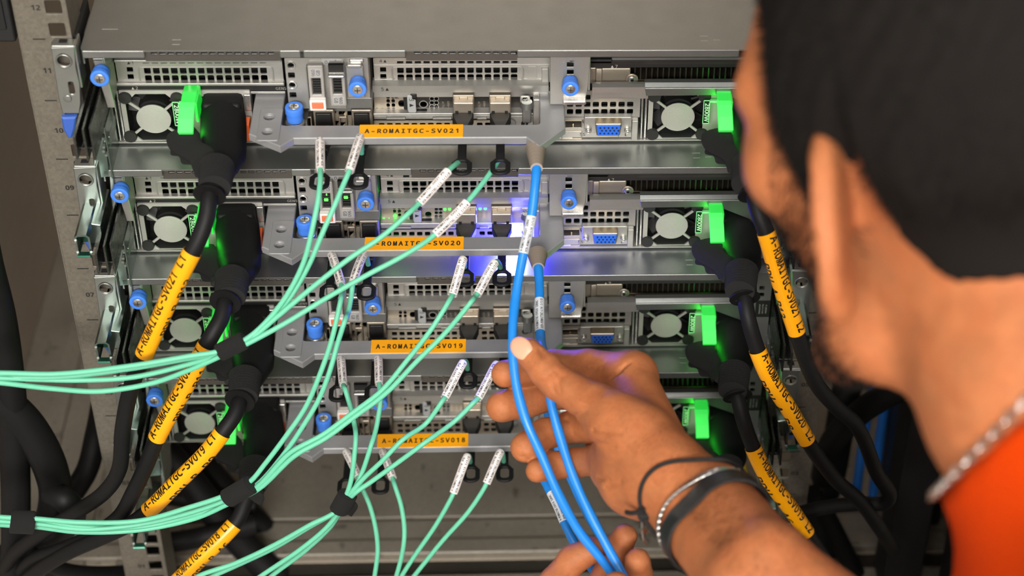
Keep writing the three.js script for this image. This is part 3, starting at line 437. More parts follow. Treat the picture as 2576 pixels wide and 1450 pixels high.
    for (const [x0, x1] of [[465, 530], [765, 850]]) {     // empty network jacks
      const q = RC(B(x0, 790), B(x1, 860), -0.008), d = new THREE.Group(); d.name = 'network_jack'; o.add(d);
      mesh('jack_shell', [ring(q.x0, q.x1, BOT + 0.002, q.y1 + 0.001, -0.020, -0.0080, 0.0012, 0.0012)], M.nickel, d);
      mesh('jack_cavity', [box(q.x0 + 0.001, q.x1 - 0.001, BOT + 0.003, q.y1, -0.0195, -0.0185, 0)], M.void, d);
      mesh('jack_contacts', [0, 1, 2, 3, 4].map((i) => box(q.x0 + 0.003 + i * (q.x1 - q.x0 - 0.006) / 4 - 0.0003, q.x0 + 0.003 + i * (q.x1 - q.x0 - 0.006) / 4 + 0.0003, BOT + 0.004, BOT + 0.0085, -0.018, -0.0120, 0)), M.gold, d);
    }
  }
  // --- right hand screw bracket
  {
    const z = 0.0015, r = RC(C(522, 228), C(882, 662), z), xm = at(C(640, 600), z).x, hs = [240, 302, 370].map((y) => { const q = at(C(706, y), z); return [q.x, q.y, 0.0042, 0.0034, 0.0004]; });
    const s = poly([[r.x0, r.y1], [r.x1, r.y1], [r.x1 - 0.0015, r.y0 + 0.010], [r.x1 - 0.003, r.y0 + 0.003], [xm, r.y0 + 0.001], [xm, r.y0], [r.x0, r.y0]]);
    for (const [x, y, w, h] of hs) s.holes.push(rrect(new THREE.Path(), x - w / 2, y - h / 2, x + w / 2, y + h / 2, 0.0004));
    mesh('screw_bracket', [ex(s, z - 0.0012, z, 0.0003), box(xm - 0.0001, xm + 0.0003, r.y0, r.y1 - 0.004, z - 0.0003, z + 0.0004, 0), box(r.x1 - 0.0012, r.x1, r.y0 + 0.01, r.y1, ZP, z - 0.0005, 0.0003)], M.sheet, o);
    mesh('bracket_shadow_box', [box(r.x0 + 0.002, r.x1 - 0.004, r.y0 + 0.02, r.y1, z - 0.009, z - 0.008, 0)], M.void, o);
    const lp = RC(C(640, 632), C(850, 668), 0.006); mesh('bracket_lip', [plate(lp.x0, lp.x1, lp.y0, lp.y1 - 0.0006, 0.0050, 0.0062, [], 0, 0.0022, 0.0003), box(lp.x0, lp.x1, lp.y1 - 0.0016, lp.y1, z - 0.001, 0.0058, 0.0006)], M.bright, o);
    thumbScrew(o, C(708, 527), 0.0130, 0.0053, 0.0095);
  }
  // --- riser 3 with the heat sink
  {
    const z = -0.018, r = RC(C(885, 225), C(2440, 485), z);
    mesh('riser_recess', [box(r.x0, r.x1, r.y0, r.y1, -0.062, -0.058, 0), box(r.x0, r.x1, r.y1 - 0.002, r.y1, -0.06, z + 0.006, 0)], M.fin, o);
    const top = RC(C(1085, 238), C(2440, 300), z + 0.004), a = at(C(1208, 294), z + 0.004), b = at(C(2165, 274), z + 0.004), step = (b.x - a.x) / 12, hol = Array.from({ length: 17 }, (_, i) => [a.x + step * i, (a.y + b.y) / 2, 0.0042, 0.0022, 0.0003]);
    mesh('slot_rail', [plate(top.x0, r.x1, top.y0 - 0.0012, top.y1, z + 0.003, z + 0.004, hol.filter((q) => q[0] < r.x1 - 0.004), 0.0003)], M.sheetDark, o);
    const bk = RC(C(888, 256), C(1180, 330), z + 0.006); mesh('slot_label_strip', [box(bk.x0, at(C(1085, 300), z + 0.006).x, bk.y0, bk.y1, z, z + 0.006, 0.0004), box(bk.x0, r.x1, bk.y0, bk.y0 + 0.0032, z, z + 0.0058, 0.0004)], M.black, o);
    const t7 = at(C(1115, 316), z + 0.006); mesh('printed_marking', [printed('▲7', t7.x, t7.y, z + 0.006, 0.0031, { colour: '#a8a49c', draw: tri('7', 1) })], M.print, o);
    const s = new THREE.Group(); s.name = 'heat_sink'; o.add(s);
    const f0 = at(C(1262, 332), z).x, fy = RC(C(1262, 330), C(1262, 440), z), n = 26;
    mesh('sink_base', [box(f0, r.x1, fy.y0 - 0.0035, fy.y0 + 0.0008, -0.058, z + 0.001, 0.0004)], M.sinkBase, s);
    for (let i = 0; i < n; i++) { const x = f0 + 0.002 + i * 0.0036; if (x < r.x1) mesh('fin', [box(x, x + 0.0009, fy.y0, fy.y1, -0.056, z, 0)], M.fin, s); }
    const bl = RC(C(992, 335), C(1252, 485), z + 0.003), b2 = RC(C(884, 340), C(942, 490), z + 0.003);
    mesh('connector_block', [box(bl.x0, bl.x1, bl.y0, bl.y1, -0.05, z + 0.003, 0.0008), box(b2.x0, b2.x1, b2.y0, b2.y1, -0.05, z + 0.0015, 0.001)], M.nickel, o);
    const pz = RC(C(942, 335), C(992, 485), z + 0.004); mesh('block_frame', [box(pz.x0, pz.x1, pz.y0, pz.y1, -0.03, z + 0.0045, 0.0004), box(bl.x0, r.x1, bl.y0 - 0.0018, bl.y0 + 0.001, -0.03, z + 0.0042, 0.0006)], M.nickel, o);
    const sc = at(C(1268, 433), z + 0.004), sg = new THREE.Group(); sg.name = 'star_screw'; o.add(sg);
    mesh('screw_seat', [lathe([[0.0026, 0], [0.0040, 0], [0.0040, 0.001], [0.0034, 0.0014], [0.0026, 0.0012]], 'z', V(sc.x, sc.y, z + 0.003), 20)], M.nickel, sg);
    mesh('screw_head', [lathe([[0, 0], [0.0026, 0], [0.0025, 0.0012], [0.0018, 0.0018], [0, 0.0020]], 'z', V(sc.x, sc.y, z + 0.0032), 18)], M.bright, sg);
    mesh('star_socket', [0, 1, 2].map((i) => box(-0.0011, 0.0011, -0.00028, 0.00028, 0, 0.0006, 0).rotateZ(i * Math.PI / 3).translate(sc.x, sc.y, z + 0.0049))
, M.black, sg);
  }
  // --- ledge over the right power supply, stepped and cut away at the right
  {
    const z = 0.0006, a = RC(C(905, 520), C(1400, 605), z - 0.004), b = RC(C(1388, 505), C(2130, 580), z), e1 = at(C(2130, 575), z), e2 = LX1 - 0.006;
    mesh('ledge', [bent([[z - 0.0085, a.y1 + 0.0016], [z - 0.0065, a.y1 + 0.0014], [z - 0.0042, a.y1 + 0.0008], [z - 0.004, a.y0]], 0.0012, a.x0, a.x1 + 0.001)], M.shelf, o);
    const s = poly([[b.x0, b.y1 - 0.001], [e2, b.y1 - 0.001], [e2, b.y0 - 0.0125], [e2 - 0.008, b.y0 - 0.0125], [e1.x, b.y0], [b.x0 + 0.001, b.y0 - 0.0004]]);
    mesh('ledge_flap', [ex(s, z - 0.0012, z, 0.0003), bent([[z - 0.0065, b.y1 + 0.0012], [z - 0.0030, b.y1 + 0.0010], [z - 0.0006, b.y1 - 0.0008]], 0.0012, b.x0, e2)], M.shelfDark, o);
  }
  // --- perforated plate, serial ports and VGA
  {
    const r = RC(C(660, 612), C(1338, 782), ZP), c0 = at(C(703, 730), ZP), c1 = at(C(1250, 724), ZP), d0 = at(C(703, 664), ZP), up = at(C(703, 600), ZP);
    mesh('side_vent', [plate(at(C(430, 612), ZP).x, r.x1, r.y0, r.y1 + 0.006, ZP - 0.001, ZP, [...grid(c0.x, c1.x, 8, [c0.y, d0.y], 0.0040, 0.0040, 0.0009), ...grid(c0.x, c0.x + (c1.x - c0.x) * 2 / 7, 3, [up.y], 0.0040, 0.0040, 0.0009)])], M.sheet, o);
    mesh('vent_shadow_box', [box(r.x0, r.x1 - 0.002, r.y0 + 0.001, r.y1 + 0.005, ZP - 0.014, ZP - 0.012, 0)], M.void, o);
    const p = RC(C(640, 790), C(1318, 962), -0.0125), u0 = at(C(720, 838), -0.0125), u1 = at(C(720, 938), -0.0125);
    mesh('port_plate', [plate(p.x0 - 0.012, p.x1, p.y0, p.y1, -0.0135, -0.0125, [[u0.x, u0.y, 0.0135, 0.0062, 0.0003], [u1.x, u1.y, 0.0135, 0.0062, 0.0003]], 0.0003), box(at(C(1268, 790), -0.0115).x, p.x1, p.y0 - 0.0015, p.y1 - 0.001, -0.02, -0.0105, 0.0005), box(p.x0 + 0.009, p.x1, BOT + 0.001, p.y0 - 0.002, -0.03, -0.0125, 0.0005), box(p.x0 - 0.012, p.x0 + 0.0065, BOT + 0.002, p.y0 - 0.001, -0.03, -0.0118, 0.0005)], M.sheet, o);
    for (const u of [u0, u1]) { const d = new THREE.Group(); d.name = 'serial_port'; o.add(d); mesh('port_shell', [ring(u.x - 0.0067, u.x + 0.0067, u.y - 0.0031, u.y + 0.0031, -0.02, -0.0115, 0.0006, 0.0007)], M.nickel, d); mesh('port_tongue', [box(u.x - 0.0052, u.x + 0.0052, u.y + 0.0002, u.y + 0.0018, -0.0195, -0.0135, 0.0002), box(u.x - 0.006, u.x + 0.006, u.y - 0.0028, u.y + 0.0028, -0.0205, -0.0195, 0)], M.black, d); mesh('port_spring', [box(u.x + 0.0004, u.x + 0.0014, u.y - 0.0026, u.y - 0.0004, -0.0185, -0.0128, 0.0002)], M.gold, d); }
    const vg = new THREE.Group(); vg.name = 'display_port'; vg.userData.label = 'display socket with a blue face'; o.add(vg);
    const D = (w, h, t) => { const s = new THREE.Shape(), k = 0.0012; s.moveTo(-w / 2 + 0.0005, h / 2 - k); s.quadraticCurveTo(-w / 2 + 0.0004, h / 2, -w / 2 + k, h / 2); s.lineTo(w / 2 - k, h / 2); s.quadraticCurveTo(w / 2 - 0.0004, h / 2, w / 2 - 0.0005, h / 2 - k); s.lineTo(w / 2 - t, -h / 2 + k); s.quadraticCurveTo(w / 2 - t, -h / 2, w / 2 - t - k, -h / 2); s.lineTo(-w / 2 + t + k, -h / 2); s.quadraticCurveTo(-w / 2 + t, -h / 2, -w / 2 + t, -h / 2 + k); s.closePath(); return s; };
    mesh('shell', [ex(D(0.0178, 0.0092, 0.0014), -0.0078, -0.0005, 0.0004)], M.gold, vg);
    mesh('flange', [plate(-0.0152, 0.0152, -0.0072, 0.0046, -0.0125, -0.0078, [], 0, 0.001, 0.0003)], M.sheet, vg);
    mesh('blue_face', [ex(D(0.0163, 0.0078, 0.0013), -0.003, 0.0002, 0.0003)], M.bluePort, vg);
    const pins = []; for (let j = 0; j < 3; j++) for (let i = 0; i < 5; i++) pins.push(cyl(0.0006, 0.0006, 0.0004, 'z', V((i - 2) * 0.0026 + (j === 1 ? 0.0011 : 0), (1 - j) * 0.0021, 0.0003), 8));
    mesh('pin_hole', pins, M.pin, vg);
    for (const x of [-0.0125, 0.0125]) mesh('jack_screw', [new THREE.CylinderGeometry(0.0025, 0.0027, 0.0055, 6).rotateX(Math.PI / 2).translate(x, -0.0048, -0.0095), lathe([[0.0010, -0.002], [0.0010, 0.0008], [0.0016, 0.0010], [0.0021, 0.0004], [0.0022, -0.002]], 'z', V(x, -0.0048, -0.0062), 14)], M.bright, vg);
    const ss = at(C(818, 935), -0.0125), ic = at(C(1190, 928), -0.0125), us = at(C(824, 818), -0.0125);
    mesh('printed_marking', [printed('SS', ss.x, ss.y, -0.0125, 0.0030, { stretch: 1.2 }), printed('|', ic.x - 0.003, ic.y, -0.0125, 0.0040), printed('[', ic.x + 0.0015, ic.y, -0.0125, 0.0036, { stretch: 1.6 }), printed('usb', us.x, us.y, -0.0125, 0.0032, { draw: { w: 70, f: (c) => { c.lineWidth = 4; c.beginPath(); c.moveTo(4, 27); c.lineTo(62, 27); c.moveTo(20, 27); c.lineTo(34, 12); c.lineTo(44, 12); c.moveTo(28, 27); c.lineTo(40, 42); c.lineTo(48, 42); c.stroke(); c.beginPath(); c.arc(8, 27, 8, 0, 7); c.fill(); c.fillRect(44, 37, 9, 9); c.beginPath(); c.arc(46, 12, 5, 0, 7); c.fill(); c.moveTo(68, 27); c.lineTo(56, 20); c.lineTo(56, 34); c.fill(); } } })], M.print, o);
  }
  // --- management corner behind the right end of the bar
  {
    const a = RC(C(170, 590), C(430, 845), -0.014);
    mesh('corner_post', [box(at(C(365, 560), -0.012).x, at(C(428, 560), -0.012).x, a.y0, a.y1 + 0.003, -0.03, -0.006, 0.0008)], M.sheet, o);
    const lt = RC(C(248, 598), C(340, 655), -0.004); mesh('slide_latch', [plate(lt.x0, lt.x1, lt.y0, lt.y1, -0.006, -0.0045, [[lt.x1 - 0.0032, (lt.y0 + lt.y1) / 2, 0.003, 0.0034, 0.0005]], 0.0005, 0.0012, 0.0002), cyl(0.001, 0.0008, 0.001, 'z', V(lt.x0 + 0.0032, (lt.y0 + lt.y1) / 2, -0.0042), 10)], M.sheet, o);
    const pin = RC(C(268, 690), C(352, 845), 0.0); mesh('guide_pin', [box(pin.x0, pin.x1, pin.y0, pin.y1, -0.008, -0.001, 0.001), cyl(0.0042, 0.0034, 0.004, 'y', V((pin.x0 + pin.x1) / 2, pin.y1 + 0.001, -0.002), 14)], M.galv, o);
    const idp = at([1287, 588], -0.0110), bx = idp.x, by = idp.y + PITCH;
    const st = RC(C(160, 700), C(430, 845), -0.013); mesh('identity_panel', [box(st.x0, st.x1, BOT + 0.002, by + 0.006, -0.02, -0.0125, 0.0005)], M.sheet, o);
    mesh('identity_light_button', [lathe([[0, 0], [0.0034, 0], [0.0036, 0.0004], [0.0034, 0.0016], [0.0020, 0.0022], [0, 0.0023]], 'z', V(bx, by, -0.0125), 18)], on ? M.ledBlue : M.tagGrey2, o).userData.label = on ? 'identity button lit blue white' : 'unlit grey identity button';
    mesh('printed_marking', [printed('i', bx + 0.009, by, -0.0125, 0.0044, { colour: '#20201f', draw: { w: 44, f: (c) => { c.beginPath(); c.arc(22, 26, 20, 0, 7); c.fill(); c.fillStyle = '#c9c9c9'; c.font = 'bold italic 34px serif'; c.fillText('i', 17, 28); } } })], M.print, o);
    if (on) {
      const bl = new THREE.SpotLight(0x2e30ff, 0.34, 2, 1.0, 1); bl.position.set(bx, by, -0.0065); bl.target.position.set(bx, by - 0.08, 0.03); bl.shadow.radius = 0.2; bl.castShadow = true; o.add(bl, bl.target);
      const bg = new THREE.PointLight(0x3a3cff, 0.035, 1); bg.position.set(bx, by, -0.0060); bg.shadow.radius = 0.2; bg.castShadow = true; o.add(bg);
    }
  }
  // --- right ear with two square holes and the service tag
  {
    const z = 0.0040, q = (x, y) => { const v = at([x, y], z); return { x: v.x, y: v.y + 2 * PITCH }; }, h1 = q(1917, 725), h2 = q(1916, 742), t0 = q(1902, 756), t1 = q(1935, 797);
    mesh('ear_plate', [plate(t0.x - 0.004, LX1 + 0.0005, BOT + 0.002, LIDY - 0.004, z - 0.0012, z, [[h1.x, h1.y, 0.0036, 0.0036, 0.0004], [h2.x, h2.y, 0.0036, 0.0036, 0.0004]])], M.sheetDark, o);
    mesh('service_tag', [box(t0.x, t1.x, t1.y, t0.y, z, z + 0.0005, 0.0002)], M.black, o).userData.label = 'small black service tag';
    const tx = (t0.x + t1.x) / 2, ty = (t0.y + t1.y) / 2, L = [['ST: JDBT8H4', 'Exp Svc Code:', '42164764456'], ['ST: JDBT8H4', 'Exp Svc Code:', '42164764456'], ['ST: JDBT8H4', 'Exp Svc Code:', '42164764456'], ['ST: FFBT8H4', 'Exp Svc Code:', '33578567464']][index];
    L.forEach((s, i) => mesh('tag_print', [printed(s, tx + (1 - i) * 0.0022, ty, z + 0.0005, 0.0014, { turn: -Math.PI / 2, colour: '#a9a9a6' })], M.print, o));
  }
  // --- the grey flat cable bar: two arms and a cross bar in one horizontal casting, with the name tape on top
  {
    const yT = 0.0195, yB = 0.0140, Q = (p) => { const v = yplane(p, yT); return [v.x, v.z]; };
    const bz0 = Q(B(1200, 850))[1], bz1 = Q(B(1200, 968))[1];
    const l0 = Q(B(10, 565))[0], l0b = Q(B(12, 930)), li = Q(B(262, 700))[0], lv = Q(B(235, 1046)), lb = Q(B(358, 968))[0];
    const r1 = Q(C(655, 700))[0], r1b = Q(C(655, 872)), ri = Q(C(427, 700))[0], rv = Q(C(425, 1044)), rb = Q(C(305, 968))[0];
    const out = [[l0, -0.020], [l0, l0b[1]], lv, [lb, bz1], [rb, bz1], rv, [r1, r1b[1]], [r1, -0.020], [ri, -0.020], [ri, bz0 - 0.002], [ri - 0.001, bz0 - 0.0003], [ri - 0.003, bz0], [li + 0.003, bz0], [li + 0.001, bz0 - 0.0006], [li, bz0 - 0.003], [li, -0.020]];
    const sh2 = poly(out.map(([x, z]) => [x, -z])), pits = [B(137, 785), B(120, 920)].map((p) => Q(p));
    for (const [x, z] of pits) { const c = new THREE.Path(); c.absarc(x, -z, 0.0031, 0, 2 * Math.PI); sh2.holes.push(c); }
    const bar = mesh('cable_bar', [ex(sh2, 0, yT - yB, 0.0006, 10).rotateX(-Math.PI / 2).translate(0, yB, 0)], M.bar, o); bar.userData.label = 'flat grey metal cable bar';
    const pad = Q(B(60, 705)), pad2 = Q(B(222, 1000));
    mesh('mount_pad', [(() => { const s = rrect(new THREE.Shape(), pad[0], -pad2[1], pad2[0], -pad[1], 0.002); for (const [x, z] of pits) { const c = new THREE.Path(); c.absarc(x, -z, 0.0034, 0, 2 * Math.PI); s.holes.push(c); } return ex(s, 0, 0.0009, 0.0003, 10).rotateX(-Math.PI / 2).translate(0, yT - 0.0002, 0); })()], M.bar, bar);
    for (const [x, z] of pits) mesh('mount_screw', [cyl(0.0030, 0.0030, 0.001, 'y', V(x, yT - 0.0028, z), 18), lathe([[0, 0], [0.0018, 0], [0.0018, 0.0006], [0, 0.0008]], 'y', V(x, yT - 0.0024, z), 12)], M.sheetDark, bar);
    const a = Q(B(963, 853)), b = Q(B(1902, 961)), nm = 'A-ROMAITGC-SV0' + [21, 20, 19, 18][index], dx = [0, -0.0017, -0.0023, -0.0026][index];
    const tape = mesh('name_tape', [box(a[0] + dx, b[0] + dx, yT - 0.0003, yT + 0.0003, a[1], b[1], 0.0001)], M.tape, bar); tape.userData.label = 'orange yellow tape reading ' + nm;
    const key = new THREE.PlaneGeometry(b[0] - a[0], b[1] - a[1]).rotateX(-Math.PI / 2).translate((a[0] + b[0]) / 2 + dx, yT + 0.00036, (a[1] + b[1]) / 2); key.userData.keepUv = true;
    mesh('tape_print', [key], std({ map: label([...[...nm].map((ch, q) => ({ text: ch, x: 48 + q * 53.5, y: 68, size: 56, width: 40, bold: 2.5 }))], 920, 130, { bg: '#f9a806' }), roughness: 0.45 }), tape);
  }
  o.position.y = -PITCH * index;
  return o;
}
function tri(d, kind) {       // slot numbers with their little triangles
  return { w: kind === 4 ? 96 : 70, f: (c) => { c.font = '40px sans-serif'; const t = (x, up) => { c.beginPath(); c.moveTo(x, up ? 40 : 14); c.lineTo(x + 24, up ? 40 : 14); c.lineTo(x + 12, up ? 14 : 40); c.fill(); }; if (kind === 1) { t(0, true); c.fillText(d, 34, 27); } else if (kind === 2) { c.fillText(d, 0, 27); t(32, true); } else if (kind === 3) { t(0, false); c.fillText(d, 32, 27); } else { c.fillText(d, 0, 27); t(40, true); } } };
}

// ---------------------------------------------------------------- the room
function room() {
  const wall = std({ color: lin(0.55, 0.53, 0.50), roughness: 0.85 }), tile = std({ color: lin(0.30, 0.27, 0.24), roughness: 0.5, map: sized(TX.speck, 0.4) });
  struct('floor', [box(-3, 3, FLOOR - 0.1, FLOOR, -2.5, 3.3, 0)], tile);
  struct('ceiling', [box(-3, 3, 2.25, 2.35, -2.5, 3.3, 0)], wall);
  struct('wall_left', [box(-3.1, -3, FLOOR, 2.25, -2.5, 3.3, 0)], wall); struct('wall_right', [box(3, 3.1, FLOOR, 2.25, -2.5, 3.3, 0)], wall);
  struct('wall_front', [box(-3, 3, FLOOR, 2.25, -2.6, -2.5, 0)], wall); struct('wall_back', [box(-3, 3, FLOOR, 2.25, 3.3, 3.4, 0)], wall);
}

// ---------------------------------------------------------------- the rack: posts, slide rails, base, side panels, what stands in its depth
function prism(pts, z0, z1, bevel = 0) { return ex(poly(pts), z0, z1, bevel); }
// thin profile drawn in (x, y), swept along z
function channel(pts, t, z0, z1) { const g = bent(pts.map(([x, y]) => [x, y]), t, 0, z1 - z0); return g.rotateY(Math.PI / 2).translate(0, 0, z1); }
Object.assign(M, {
  post: std({ color: lin(0.20, 0.18, 0.15), roughness: 0.6, metalness: 0.35, map: sized(noiseTex(512, (u, v) => { const a = n32(u, v), b = n128(u, v), s = n64(u * 1, v); return [0.9 + 0.10 * (a - 0.5) + 0.08 * (b - 0.5) - (s > 0.93 ? 0.10 : 0), 0.9 + 0.10 * (a - 0.5) + 0.08 * (b - 0.5) - (s > 0.93 ? 0.10 : 0), 0.89 + 0.1 * (a - 0.5) + 0.08 * (b - 0.5) - (s > 0.93 ? 0.09 : 0)]; }, true), 0.06), roughnessMap: sized(TX.grain, 0.03) }),
  railDeep: metal(lin(0.02, 0.09, 0.06), 0.3, 0.8),
  pan: std({ color: lin(0.255, 0.225, 0.185), roughness: 0.55, metalness: 0.2, map: sized(noiseTex(256, (u, v) => { const d = 0.92 + 0.12 * (n8(u, v) - 0.5) + 0.08 * (n128(u, v) - 0.5) - (n32(u, v) > 0.93 ? 0.2 : 0); return [d, d, d]; }, true), 0.25), roughnessMap: sized(TX.brushed, 0.2) }),
  side: std({ color: lin(0.50, 0.43, 0.35), roughness: 0.5, metalness: 0.2, roughnessMap: sized(TX.brushed, 0.3) }), rackBlack: std({ color: lin(0.012, 0.012, 0.013), roughness: 0.5 }),
  blueTab: phy({ color: lin(0.035, 0.10, 0.42), roughness: 0.4 }), ink: std({ color: lin(0.012, 0.011, 0.010), roughness: 0.6 }),
});
function postOf(side) {
  const z = 0.0112, L = side < 0, hx = L ? -0.3306 : 0.1345, x0 = L ? -0.3535 : 0.1245, x1 = L ? -0.3228 : 0.1545, nx = L ? -0.3408 : 0.1436, y0 = PAN, y1 = 0.42, U = 0.04445, c = (n) => -0.43453 + n * U;
  const o = thing('rack_post', L ? 'left galvanized rack post printed with unit numbers 01 to 12' : 'right galvanized rack post with dark unit numbers, behind the cheek and power cords', 'rack post');
  const holes = []; for (let n = 1; n <= 18; n++) for (const d of [-0.015875, 0, 0.015875]) if (c(n) + d > y0 + 0.01 && c(n) + d < y1 - 0.01) holes.push([hx, c(n) + d, 0.0095, 0.0095, 0.0012]);
  mesh('post_face', [plate(x0, x1, y0, y1, z - 0.002, z, holes, 0.0012, 0.0005, 0.0003)], M.post, o);
  const ox = L ? x0 : x1, s = L ? -1 : 1;
  mesh('post_flange', [channel([[ox + s * 0.0005, 0], [ox + s * 0.004, 0]].map(([x]) => [x, 0]).length ? [[ox, y0], [ox, y1]] : [], 0.002, z - 0.055, z - 0.001), box(ox, ox + s * 0.008, y0, y1, z - 0.058, z - 0.055, 0.0005), box(L ? x1 - 0.002 : x0, L ? x1 : x0 + 0.002, y0, y1, z - 0.03, z - 0.001, 0.0004)], M.post, o);
  for (let n = 1; n <= 13; n++) {
    mesh('unit_number', [printed(String(n).padStart(2, '0'), nx, c(n), z, 0.0050, { font: 'bold sans-serif', stretch: 1.0 })], M.print, o);
    mesh('unit_tick', [box(nx - 0.0052, nx + 0.0022, c(n) + U / 2 - 0.0004, c(n) + U / 2 + 0.0004, z, z + 0.0001, 0)], M.ink, o);
  }
}
function slideRail(i, side) {      // the server's slide: bracket on the post, channel that sticks out, hook and blue tab
  const L = side < 0, o = thing('slide_rail', '', 'slide rail'), s = L ? 1 : -1, X = (x) => L ? x : -0.1967 - x;    // mirrored about the middle of the rack
  const names = ['topmost', 'second', 'third', 'lowest'];
  o.userData.label = `${names[i]} ${L ? 'left' : 'right'} galvanized slide rail, ${['beside the server taped SV021', 'beside the server taped SV020', 'beside the server taped SV019', 'beside the server taped SV018'][i]}`;
  o.position.y = -PITCH * i;
  const fl = (g) => { if (!L) { g.scale(-1, 1, 1); g.translate(-0.1967, 0, 0); const q = g.index; if (q) for (let k = 0; k < q.count; k += 3) { const a = q.getX(k); q.setX(k, q.getX(k + 1)); q.setX(k + 1, a); } else { const h = g.attributes; for (const n of ['position', 'normal', 'uv']) { const A2 = h[n], w = A2.itemSize, r = A2.array; for (let k = 0; k < A2.count; k += 3) for (let e = 0; e < w; e++) { const t = r[k * w + e]; r[k * w + e] = r[(k + 1) * w + e]; r[(k + 1) * w + e] = t; } } } } return g; };
  // bracket plate proud of the post, with a round hole, a slot and a rivet
  const z = 0.020, b = (x, y, q = z) => { const v = at([x, y], q); return [v.x, v.y]; }, h0 = b(161, 153), sl = b(180, 222), rv = b(170, 248), t0 = b(128, 121), t1 = b(187, 118);
  const pl = poly([t0, t1, b(191, 170), b(201, 215), b(203, 262), b(199, 286), b(158, 286), b(148, 250)]);
  const hole = (cx, cy, rx, ry) => { const p = new THREE.Path(); p.absellipse(cx, cy, rx, ry, 0, 2 * Math.PI); return p; };
  pl.holes.push(hole(h0[0], h0[1], 0.0043, 0.0049)); pl.holes.push(rrect(new THREE.Path(), sl[0] - 0.0015, sl[1] - 0.0045, sl[0] + 0.0015, sl[1] + 0.0045, 0.0014));
  mesh('bracket', [fl(ex(pl, z - 0.0016, z, 0.0004, 12)), fl(box(t0[0] - 0.0004, t0[0] + 0.0008, t0[1] - 0.052, t0[1], 0.0115, z - 0.0008, 0.0005)), fl(box(t0[0], t1[0], t1[1] - 0.0012, t1[1] + 0.0006, 0.0115, z - 0.0004, 0.0009)), fl(box(t1[0] - 0.001, t1[0] + 0.0006, t1[1] - 0.030, t1[1], 0.005, z - 0.0008, 0.0005))], M.galv, o);
  mesh('bracket_collar', [fl(lathe([[0.0040, 0], [0.0044, 0], [0.0049, 0.0010], [0.0043, 0.0016], [0.0040, 0.0010]], 'z', V(h0[0], h0[1], z - 0.0006), 28))], M.galv, o);
  mesh('rivet', [fl(lathe([[0, 0], [0.0026, 0], [0.0026, 0.0004], [0.0022, 0.0008], [0, 0.0009]], 'z', V(rv[0], rv[1], z), 18))], M.galv, o);
  mesh('top_slot', [fl(box(t0[0] + 0.004, t1[0] - 0.005, t1[1] + 0.0004, t1[1] + 0.0008, 0.0125, 0.0165, 0.0002))], M.void, o);
  mesh('blue_tab', [fl(prism([b(156, 290), b(194, 289), b(190, 318), b(183, 341), b(174, 343), b(160, 318)], z - 0.002, z + 0.003, 0.0010))], M.blueTab, o).userData.label = 'blue plastic release tab';
  // dark slide members running out beside the server
  const d0 = at([186, 345], 0.062), d1 = at([222, 330], 0.050);
  mesh('slide_member', [fl(channel([[d0.x, d0.y], [d0.x - 0.0004, d0.y - 0.016]], 0.0014, -0.30, 0.062)), fl(channel([[d0.x + 0.0042, d0.y + 0.001], [d0.x + 0.0042, d0.y - 0.022]], 0.0012, -0.30, 0.056)), fl(channel([[d0.x + 0.0068, d0.y - 0.002], [d0.x + 0.0068, d0.y - 0.026]], 0.0010, -0.30, 0.050)), fl(box(d0.x - 0.001, d0.x + 0.0075, d0.y - 0.020, d0.y - 0.018, 0.02, 0.048, 0.0004))], M.railDark, o);
  // pale inner plate with a lit edge, beside the ear bracket
  const p0 = b(228, 318, 0.016), p1 = b(262, 318, 0.016), p2 = b(276, 445, 0.016), p3 = b(240, 450, 0.016);
  mesh('inner_plate', [fl(prism([p0, p1, p2, p3], 0.0145, 0.016, 0.0004)), fl(box(p0[0], p1[0], p0[1] - 0.0008, p0[1] + 0.0008, 0.004, 0.0172, 0.0005)), fl(box(p1[0] - 0.0004, p1[0] + 0.0008, p2[1], p1[1], -0.02, 0.018, 0.0004))], M.rail, o);
  mesh('plate_edge', [fl(prism([b(266, 345, 0.012), b(276, 345, 0.012), b(292, 520, 0.012), b(282, 522, 0.012)], -0.02, 0.012, 0.0004)), ...[[258, 346], [262, 368], [261, 378], [268, 388]].map(([x, y]) => { const c = b(x, y, 0.018); return fl(cyl(0.0012, 0.0010, 0.003, 'z', V(c[0], c[1], 0.018), 8)); })], M.galv, o);
  // outer channel one server lower: rolled edges and an open hooked end toward the aisle
  const yt = 0.0485 - PITCH, yb = yt - 0.0145, xl = -0.3318, xr = -0.3236, zo = yplane([232, 594], yt).z;
  mesh('outer_channel', [fl(channel([[xr - 0.001, yb], [xr, yb + 0.0008], [xr, yt - 0.0015], [xr - 0.0015, yt], [xl + 0.0015, yt], [xl, yt - 0.0015], [xl, yb + 0.0008], [xl + 0.001, yb]], 0.0012, -0.30, zo)), fl(prism([[xr, yt], [xr + 0.0055, yt - 0.001], [xr + 0.0055, yb - 0.001], [xr, yb - 0.001]], 0.004, zo - 0.012, 0.0004))], M.rail, o);
  mesh('open_end', [fl(box(xl + 0.001, xr - 0.001, yb + 0.001, yt - 0.001, zo - 0.012, zo - 0.011, 0)), fl(bent([[zo - 0.001, yb + 0.0008], [zo + 0.002, yb - 0.0004], [zo + 0.0035, yb + 0.001]], 0.0011, xl, xr))], M.railDeep, o);
  mesh('edge_bead', [fl(cyl(0.0011, 0.0011, 0.0014, 'y', V(xl, yt - 0.004, zo), 10)), fl(cyl(0.0011, 0.0011, 0.0014, 'y', V(xl, yb + 0.001, zo), 10)), fl(cyl(0.0011, 0.0011, 0.0014, 'y', V(xr, yb + 0.001, zo), 10))], M.bright, o);
